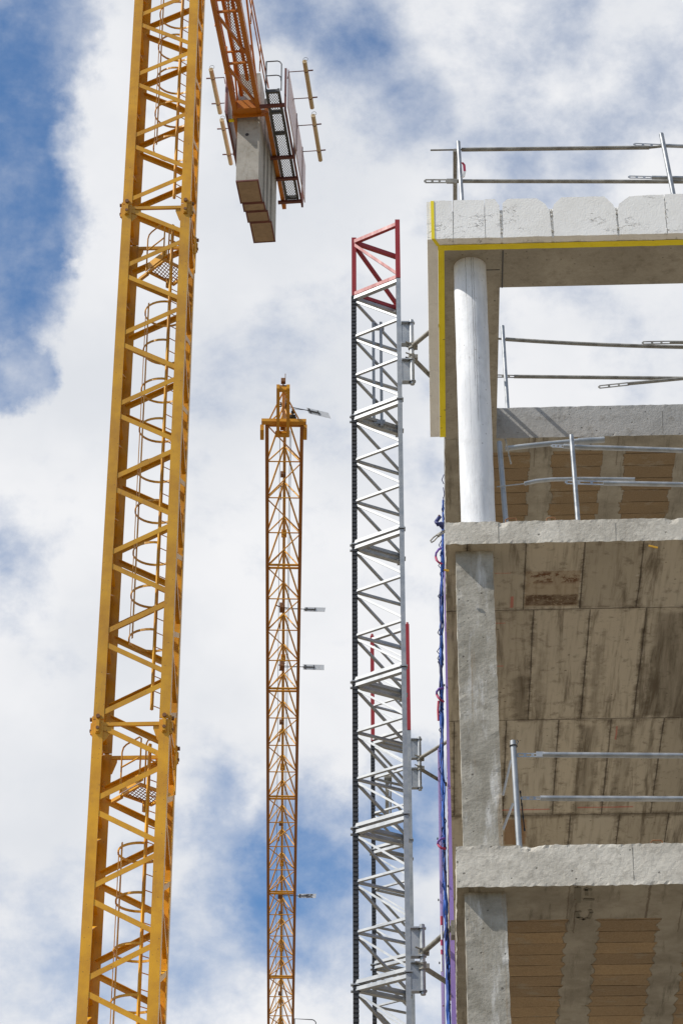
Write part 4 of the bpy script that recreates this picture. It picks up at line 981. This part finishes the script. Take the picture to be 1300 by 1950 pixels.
# side walkways, sign boards and tube lamps
w0 = jc(508, 174, 0); w1 = jc(529, 174, 0); w2 = jc(545, 380, 0); w3 = jc(568, 377, 0)
sa, sb = w0[0], w2[0]; ta, tb = (w0[1] + w2[1]) / 2, (w1[1] + w3[1]) / 2
def walkway(ta, tb, sg):
    mb = MB()
    for t in (ta, tb): mb.box(OJ, ej, lj, Zu, sa, sb, t - .035, t + .035, -.03, .09)
    for s in (sa + .05, sa + .95, sa + 1.9, sb - .06): mb.box(OJ, ej, lj, Zu, s - .04, s + .04, ta + .04, tb - .04, -.028, .08)
    wk = mb.build('side_walkway', M['darkgrey'], crane)
    mb = MB(); mb.box(OJ, ej, lj, Zu, sa + .05, sb - .05, ta + .03, tb - .03, .03, .034); mb.build('walkway_mesh', M['meshgrey'], wk)
    mb = MB()
    for s in (sa + .55, sa + 2.9, sa + 3.9, sb + .02):
        mb.box(OJ, ej, lj, Zu, s - .05, s + .05, min(sg * hw, tb + .12 * sg), max(sg * hw, tb + .12 * sg), -.12, -.04); mb.cut()
    mb.build_each('outrigger', M['maroon'], wk)
    mb = MB(); Hh = 1.15; P0 = J(sa, ta - .02 if sg > 0 else tb, 0); L = tb - ta + .1
    mb.bar(P0 + Zu * 0, P0 + Zu * Hh, .04, .04, lj)
    d = lj * sg
    mb.tube([P0 + Zu * Hh, P0 + Zu * Hh + d * (L - .12), P0 + Zu * (Hh - .04) + d * (L - .05), P0 + Zu * (Hh - .13) + d * L, P0 + d * L], .019, 8)
    mb.tube([P0 + Zu * .6, P0 + Zu * .6 + d * (L - .14), P0 + Zu * .57 + d * (L - .06), P0 + Zu * .48 + d * (L - .01), P0 + Zu * .1 + d * L], .017, 8)
    mb.build('handrail', M['darkgrey'], wk)
    return wk
walkway(ta, tb, 1)
pt = tb + .17; ps0 = jc(546, 205, 0)[0]; ps1 = jc(576, 388, 0)[0]
def sign_board(t, sg):
    mb = MB(); mb.box(OJ, ej, lj, Zu, ps0, ps1, t, t + .03 * sg if sg > 0 else t + .03, .04, 1.5)
    sb_ = mb.build('sign_board', M['pinkpanel'], crane)
    mb = MB()
    for s in (ps0, ps0 + (ps1 - ps0) * .52, ps1): mb.box(OJ, ej, lj, Zu, s - .03, s + .03, t - .06 * sg - .03, t - .06 * sg + .03, -.12, 1.52 if s < ps1 else .9)
    mb.box(OJ, ej, lj, Zu, ps0 + .04, ps1, t - .06 * sg - .03, t - .06 * sg + .03, -.10, -.03)
    for s in (ps0 + (ps1 - ps0) * .45, ps0 + (ps1 - ps0) * .80): mb.box(OJ, ej, lj, Zu, s - .025, s + .025, t + (.031 if sg > 0 else -.02), t + (.05 if sg > 0 else -.001), .04, 1.5)
    mb.build('board_frame', M['maroon'], sb_)
sign_board(pt, 1); sign_board(-hw - .24, -1)
mb = MB(); mb.box(OJ, ej, lj, Zu, sX + .1, sX + .18, -hw - .2, -hw, -.10, -.04); mb.cut(); mb.box(OJ, ej, lj, Zu, ps1 - .1, ps1 - .02, -hw - .2, -hw, -.10, -.04); mb.cut(); mb.build_each('outrigger', M['yellow'], crane)
def tube_lamp(xa, ya, xb, yb, h, tpanel, sg):
    (s_a, t_a), (s_b, t_b) = jc(xa, ya, h), jc(xb, yb, h); t = (t_a + t_b) / 2
    mb = MB(); mb.tube([J(s_a, t, h), J(s_b, t, h)], .068, 14); lp = mb.build('tube_lamp', M['lamp'], crane)
    mb = MB(); mb.tube(arc(J(s_a - .02, t + .03, h + .06), lj, Zu, .07, -60, 200, 10), .006, 6); mb.build('cable_loop', M['black'], lp)
    mb = MB()
    for f in (.2, .78):
        s = s_a + (s_b - s_a) * f
        mb.tube([J(s, tpanel, h - .25), J(s, tpanel + .04 * sg, h), J(s, t, h)], .016, 8)
        mb.tube([J(s, t, h), J(s + .05, t + .2 * sg, h + .05)], .022, 8)
        mb.tube([J(s - .012, t, h), J(s + .012, t, h)], .074, 14)
    mb.build('lamp_arm', M['maroon'], lp)
tube_lamp(577, 117, 597, 205, 1.35, pt, 1); tube_lamp(594, 220, 612, 305, 1.35, pt, 1)
tube_lamp(401, 132, 420, 215, 1.35, -hw - .24, -1); tube_lamp(422, 228, 440, 312, 1.35, -hw - .24, -1)

# ------------------------------------------------------------------ far crane: jib seen from underneath
ejb = ray(518, 4575).normalized()                       # runs away from the viewer and slightly down
lat = V((ejb.y, -ejb.x, 0)).normalized(); upj = lat.cross(ejb).normalized()
P0 = EYE + ray(541.5, 815) * (F * 1.22 / 73.6)
def jp(x, y, h=0.0):
    r = ray(x, y); o = P0 + upj * h; t = (o - EYE).dot(upj) / r.dot(upj); q = EYE + r * t - P0; return q.dot(ejb), q.dot(lat)
def Q(s, t, h): return P0 + ejb * s + lat * t + upj * h
sk = [jp(541, y)[0] for y in (879, 1566, 1898)]
pan = (sk[2] - sk[0]) / 20.0; s0 = sk[0] - pan * 1.0
HJ = 1.38; hwj = .61 - .06
NP = 37
root = Q(s0 + pan * NP, 0, 0)
crane2 = thing('tower_crane', 'distant orange tower crane with long lattice jib pointing overhead and distance signs', 'tower crane', (root.x, root.y, 0), math.atan2(-ejb.x, ejb.y))
def jib_section(k0, n, parent):
    mb = MB()
    for k in range(k0, k0 + n):
        a, b = s0 + pan * k, s0 + pan * (k + 1); m = (a + b) / 2
        first = k == k0; last = k == k0 + n - 1
        if first: mb.tube([Q(a + .09, -hwj, 0), Q(a + .09, hwj, 0)], .042, 8)
        else: mb.tube([Q(a, -hwj, 0), Q(a, hwj, 0)], .022, 8)
        if last: mb.tube([Q(b - .09, -hwj, 0), Q(b - .09, hwj, 0)], .042, 8)
        sg = 1 if k % 2 == 0 else -1
        mb.tube([Q(a + .06, -hwj * sg, 0), Q(b - .06, hwj * sg, 0)], .021, 8)
        for sd in (-1, 1):
            mb.tube([Q(a + .05, hwj * sd, .02), Q(m, 0, HJ)], .026, 8); mb.tube([Q(b - .05, hwj * sd, .02), Q(m, 0, HJ)], .03, 8)
    sc = mb.build('jib_section', M['jib'], parent)
    a, b = s0 + pan * k0, s0 + pan * (k0 + n)
    for sd in (-1, 1):
        mb = MB(); mb.bar(Q(a + .01, hwj * sd, 0), Q(b - .01, hwj * sd, 0), .115, .13, lat); mb.build('bottom_chord', M['jibchord_shaded'], sc)
    mb = MB(); mb.tube([Q(a + .0, 0, HJ), Q(b, 0, HJ)], .052, 10)
    for s in (a + .05, b - .1): mb.box(Q(s, 0, HJ), lat, ejb, upj, -.09, .09, -.03, .03, -.12, .08)
    mb.build('top_chord', M['jib'], sc)
    mb = MB(); mb.box(Q(a + pan * 2.25, -.05, HJ - .02), lat, ejb, upj, -.08, .09, -.10, .10, -.09, .03); mb.tube([Q(a + pan * 2.5, -.1, HJ - .1), Q(a + pan * 2.9, -.12, HJ - .16)], .02, 6)
    mb.build('rope_guide', M['rust'], sc)
    return sc
jib_section(0, 4, crane2)
j0 = jib_section(4, 4, crane2)
for i in range(1, 9): copy_tree(j0, crane2, (0, 0, 0)).location = (TM[crane2.name].to_3x3().inverted() @ (ejb * pan * 4 * i))
# jib head
def jq(x, y, h): s, t = jp(x, y, h); return Q(s, t, h)
mb = MB()
sA, sB_ = jp(540, 800)[0], jp(540, 807)[0]
mb.box(Q(0, 0, 0), ejb, lat, upj, sA, sB_, jp(498, 803)[1], jp(583, 803)[1], -.05, .06)
head = mb.build('jib_head', M['jib'], crane2)
mb = MB()
for x in (529.5, 548.5):
    s1, t1 = jp(x, 732, -.1); s2, t2 = jp(x, 824, -.1); mb.box(Q(0, 0, -.1), ejb, lat, upj, s1, s2, (t1 + t2) / 2 - .05, (t1 + t2) / 2 + .05, -.16, .0)
s1, t1 = jp(539, 735, -.1); mb.box(Q(0, 0, -.1), ejb, lat, upj, s1, s1 + .12, t1 - .16, t1 + .16, -.14, -.02)
s1, t1 = jp(537.5, 824, -.1); mb.box(Q(0, 0, -.1), ejb, lat, upj, s1 - .12, s1 + .06, t1 - .22, t1 + .22, -.14, -.02)
mb.build('head_frame', M['jib'], head)
mb = MB()
for x in (499, 581):
    s1, t1 = jp(x, 814); s2, t2 = jp(x, 833); mb.box(Q(0, 0, 0), ejb, lat, upj, s1, s2, t1 - .06, t1 + .06, -.1, .12); mb.cut()
mb.build_each('buffer', M['jib'], head)
mb = MB(); apex = jq(540, 745, .3)
for x in (514, 568): mb.tube([apex, jq(x, 797, 0)], .025, 8)
mb.tube([jq(540, 745, .3), jq(540, 800, HJ - .2)], .05, 8); mb.tube([jq(530, 800, 0), jq(540, 770, .9)], .025, 8); mb.tube([jq(550, 800, 0), jq(540, 770, .9)], .025, 8)
mb.build('head_bracing', M['jib'], head)
mb = MB(); q = jq(539, 740, -.05); mb.tube([q - lat * .13, q + lat * .13], .11, 14); q = jq(538, 812, .1); mb.tube([q - lat * .07, q + lat * .07], .13, 16)
q = jq(540, 726, .1); mb.box(q, lat, ejb, upj, -.08, .06, -.07, .07, -.06, .08); mb.tube([q + lat * .05, q + lat * .05 + upj * .3], .012, 6); mb.tube([q, jq(539, 735, -.05)], .025, 6)
mb.build('pulley', M['rust'], head)
mb = MB(); q = jq(557, 792, .3)
for dy in (-.18, 0, .1): mb.box(q, lat, ejb, upj, -.10 - dy * .3, .10 + dy * .2, dy - .025, dy + .025, -.04, .04)
mb.box(q, lat, ejb, upj, -.025, .025, -.3, .22, -.03, .03); mb.build('rope_anchor', M['black'], head)
mb = MB(); q = jq(540, 772, .9)
for k in range(7): d = (lat * math.cos(k * .9) + ejb * math.sin(k * .9)); mb.tube([q, q + d * random.uniform(.12, .26)], .025, 6)
mb.build('rope_anchor', M['black'], head)
# ropes along the jib
mb = MB()
for (xa, xb, h) in ((533, 524.5, .9), (541.0, 532.5, .95), (554.5, 538, .45), (552, 536, .75)):
    a = jq(xa, 820, h); b = jq(xb, 1960, h); mb.tube([a, b], .009, 5); mb.cut()
mb.build_each('rope', M['black'], crane2)
# radius signs
def radius_sign(cx, cy, x0, x1, y0, y1, skew, tilt, txt=None, ax=None):
    h = .95; s, t = jp(cx, cy, h); a = Q(s, t, h)
    Yp = PY(cx, cy, 1).y; Yd = a.y
    TL, TR, BRr, BLl = PY(x0 + skew, y0, Yd), PY(x1 + skew, y0 + tilt, Yd), PY(x1, y1 + tilt, Yd), PY(x0, y1, Yd)
    nrm = (TR - TL).cross(BLl - TL).normalized()
    mb = MB(); mb.prism([TL, TR, BRr, BLl], nrm * .008); sg = mb.build('radius_sign', M['plate'], crane2)
    ex = (TR - TL); ey = (BLl - TL); P = lambda u, v, d=-.006: TL + ex * u + ey * v + nrm * d
    toc = (EYE - TL).normalized(); off = nrm * (.012 if nrm.dot(toc) > 0 else -.006)
    mb = MB(); m0 = (TL + BLl) / 2
    mb.tube([a, m0 + ex * .02], .014, 6); mb.tube([a + ejb * .12, m0 - ex * .05], .007, 6)
    mb.tube([m0 - ex * .02 + off, P(.55, .5, 0) + off], .018, 6)
    for u in (.08, .12, .5): mb.tube([P(u, .1, 0) + off, P(u, .9, 0) + off], .014, 6)
    for u in (.2, .27, .34, .41): mb.tube([P(u, .36, 0) + off, P(u, .64, 0) + off], .016, 6)
    mb.build('sign_arm', M['black'], sg)
    mb = MB()
    for k in range(6): d = (lat * math.cos(k * 1.05) + ejb * math.sin(k * 1.05)); mb.tube([a, a + d * random.uniform(.10, .2) + upj * random.uniform(-.1, .2)], .022, 6)
    mb.box(a, lat, ejb, upj, -.09, .09, -.18, .18, -.1, .1); mb.build('sign_clamp', M['rust'], sg)
    if txt:                       # stroke lettering, hung the wrong way up as on the site
        STR = {'2': [(0, 1), (0.1, 1), (.8, 1), (1, .8), (1, .6), (0, 0), (1, 0)], '5': [(1, 1), (.1, 1), (0, .55), (.7, .6), (1, .4), (.9, .1), (.6, 0), (0, .05)], 'm': [(0, 0), (0, .6), (.3, .6), (.45, .5), (.45, 0), (.45, .5), (.7, .6), (.95, .5), (1, 0)]}
        mb = MB(); u = .80
        for ch in txt:
            wd = .12 if ch != 'm' else .13
            pl = [P(u - px_ * wd, .18 + py_ * .62, 0) + off * 1.3 for px_, py_ in STR[ch]]
            for i in range(len(pl) - 1): mb.bar(pl[i], pl[i + 1], .022, .006, nrm.cross(pl[i + 1] - pl[i]), .008)
            u -= wd + .045
        mb.build('lettering', M['ink'], sg)
radius_sign(542, 773, 588, 630, 776, 787, -5, 10)
radius_sign(537, 1157, 578, 618, 1156, 1164, 2, 1)
radius_sign(537, 1268, 577, 617, 1265, 1275, 0, 1)
radius_sign(533, 1704, 567, 601, 1702, 1710, 1, 0, '25m')
# little service basket beside the jib
s1, t1 = jp(561, 1990); s2, t2 = jp(603, 1990)
bk = MB(); bk.box(Q(s1, 0, 0), lat, ejb, upj, t1, t2, -.5, .5, -.05, .0); bk.box(Q(s1, 0, 0), lat, ejb, upj, hwj, t1, -.06, .06, -.06, .02); bk = bk.build('service_basket', M['darkgrey'], crane2)
A_, B2 = PY(561, 1940, Q(s1, 0, 0).y), PY(600, 1942, Q(s1, 0, 0).y); zf = Q(s1, t1, 0).z
mb = MB(); mb.tube([V((A_.x, A_.y, zf)), A_, A_ + (B2 - A_) * .86, A_ + (B2 - A_) * .95 - Zu * .03, B2 - Zu * .12 + V((.03, 0, 0)), V((B2.x + .04, B2.y, zf))], .024, 8); mb.build('handrail', M['darkgrey'], bk)
# tower under the jib root (out of view below)
mb = MB(); c = V((root.x, root.y, 0)); zt = root.z - .6; hm = .8
for a in (-hm, hm):
    for b in (-hm, hm): mb.bar(c + V((a, b, 0)), c + V((a, b, zt)), .18, .18, V((1, 0, 0)))
k = 0; z = 0
while z < zt - 2:
    s = 1 if k % 2 else -1
    for (x0, y0, x1, y1) in ((-hm, -hm, hm, -hm), (hm, -hm, hm, hm), (hm, hm, -hm, hm), (-hm, hm, -hm, -hm)):
        p, q = ((x0, y0), (x1, y1)) if s > 0 else ((x1, y1), (x0, y0)); mb.bar(c + V((*p, z)), c + V((*q, z + 2)), .1, .1, Zu)
    z += 2; k += 1
mb.box(c, V((1, 0, 0)), V((0, 1, 0)), Zu, -1, 1, -1, 1, zt, zt + 1.6); mb.build('tower_mast', M['jib'], crane2)
print('OBJ', len(bpy.data.objects), 'panel', pan)
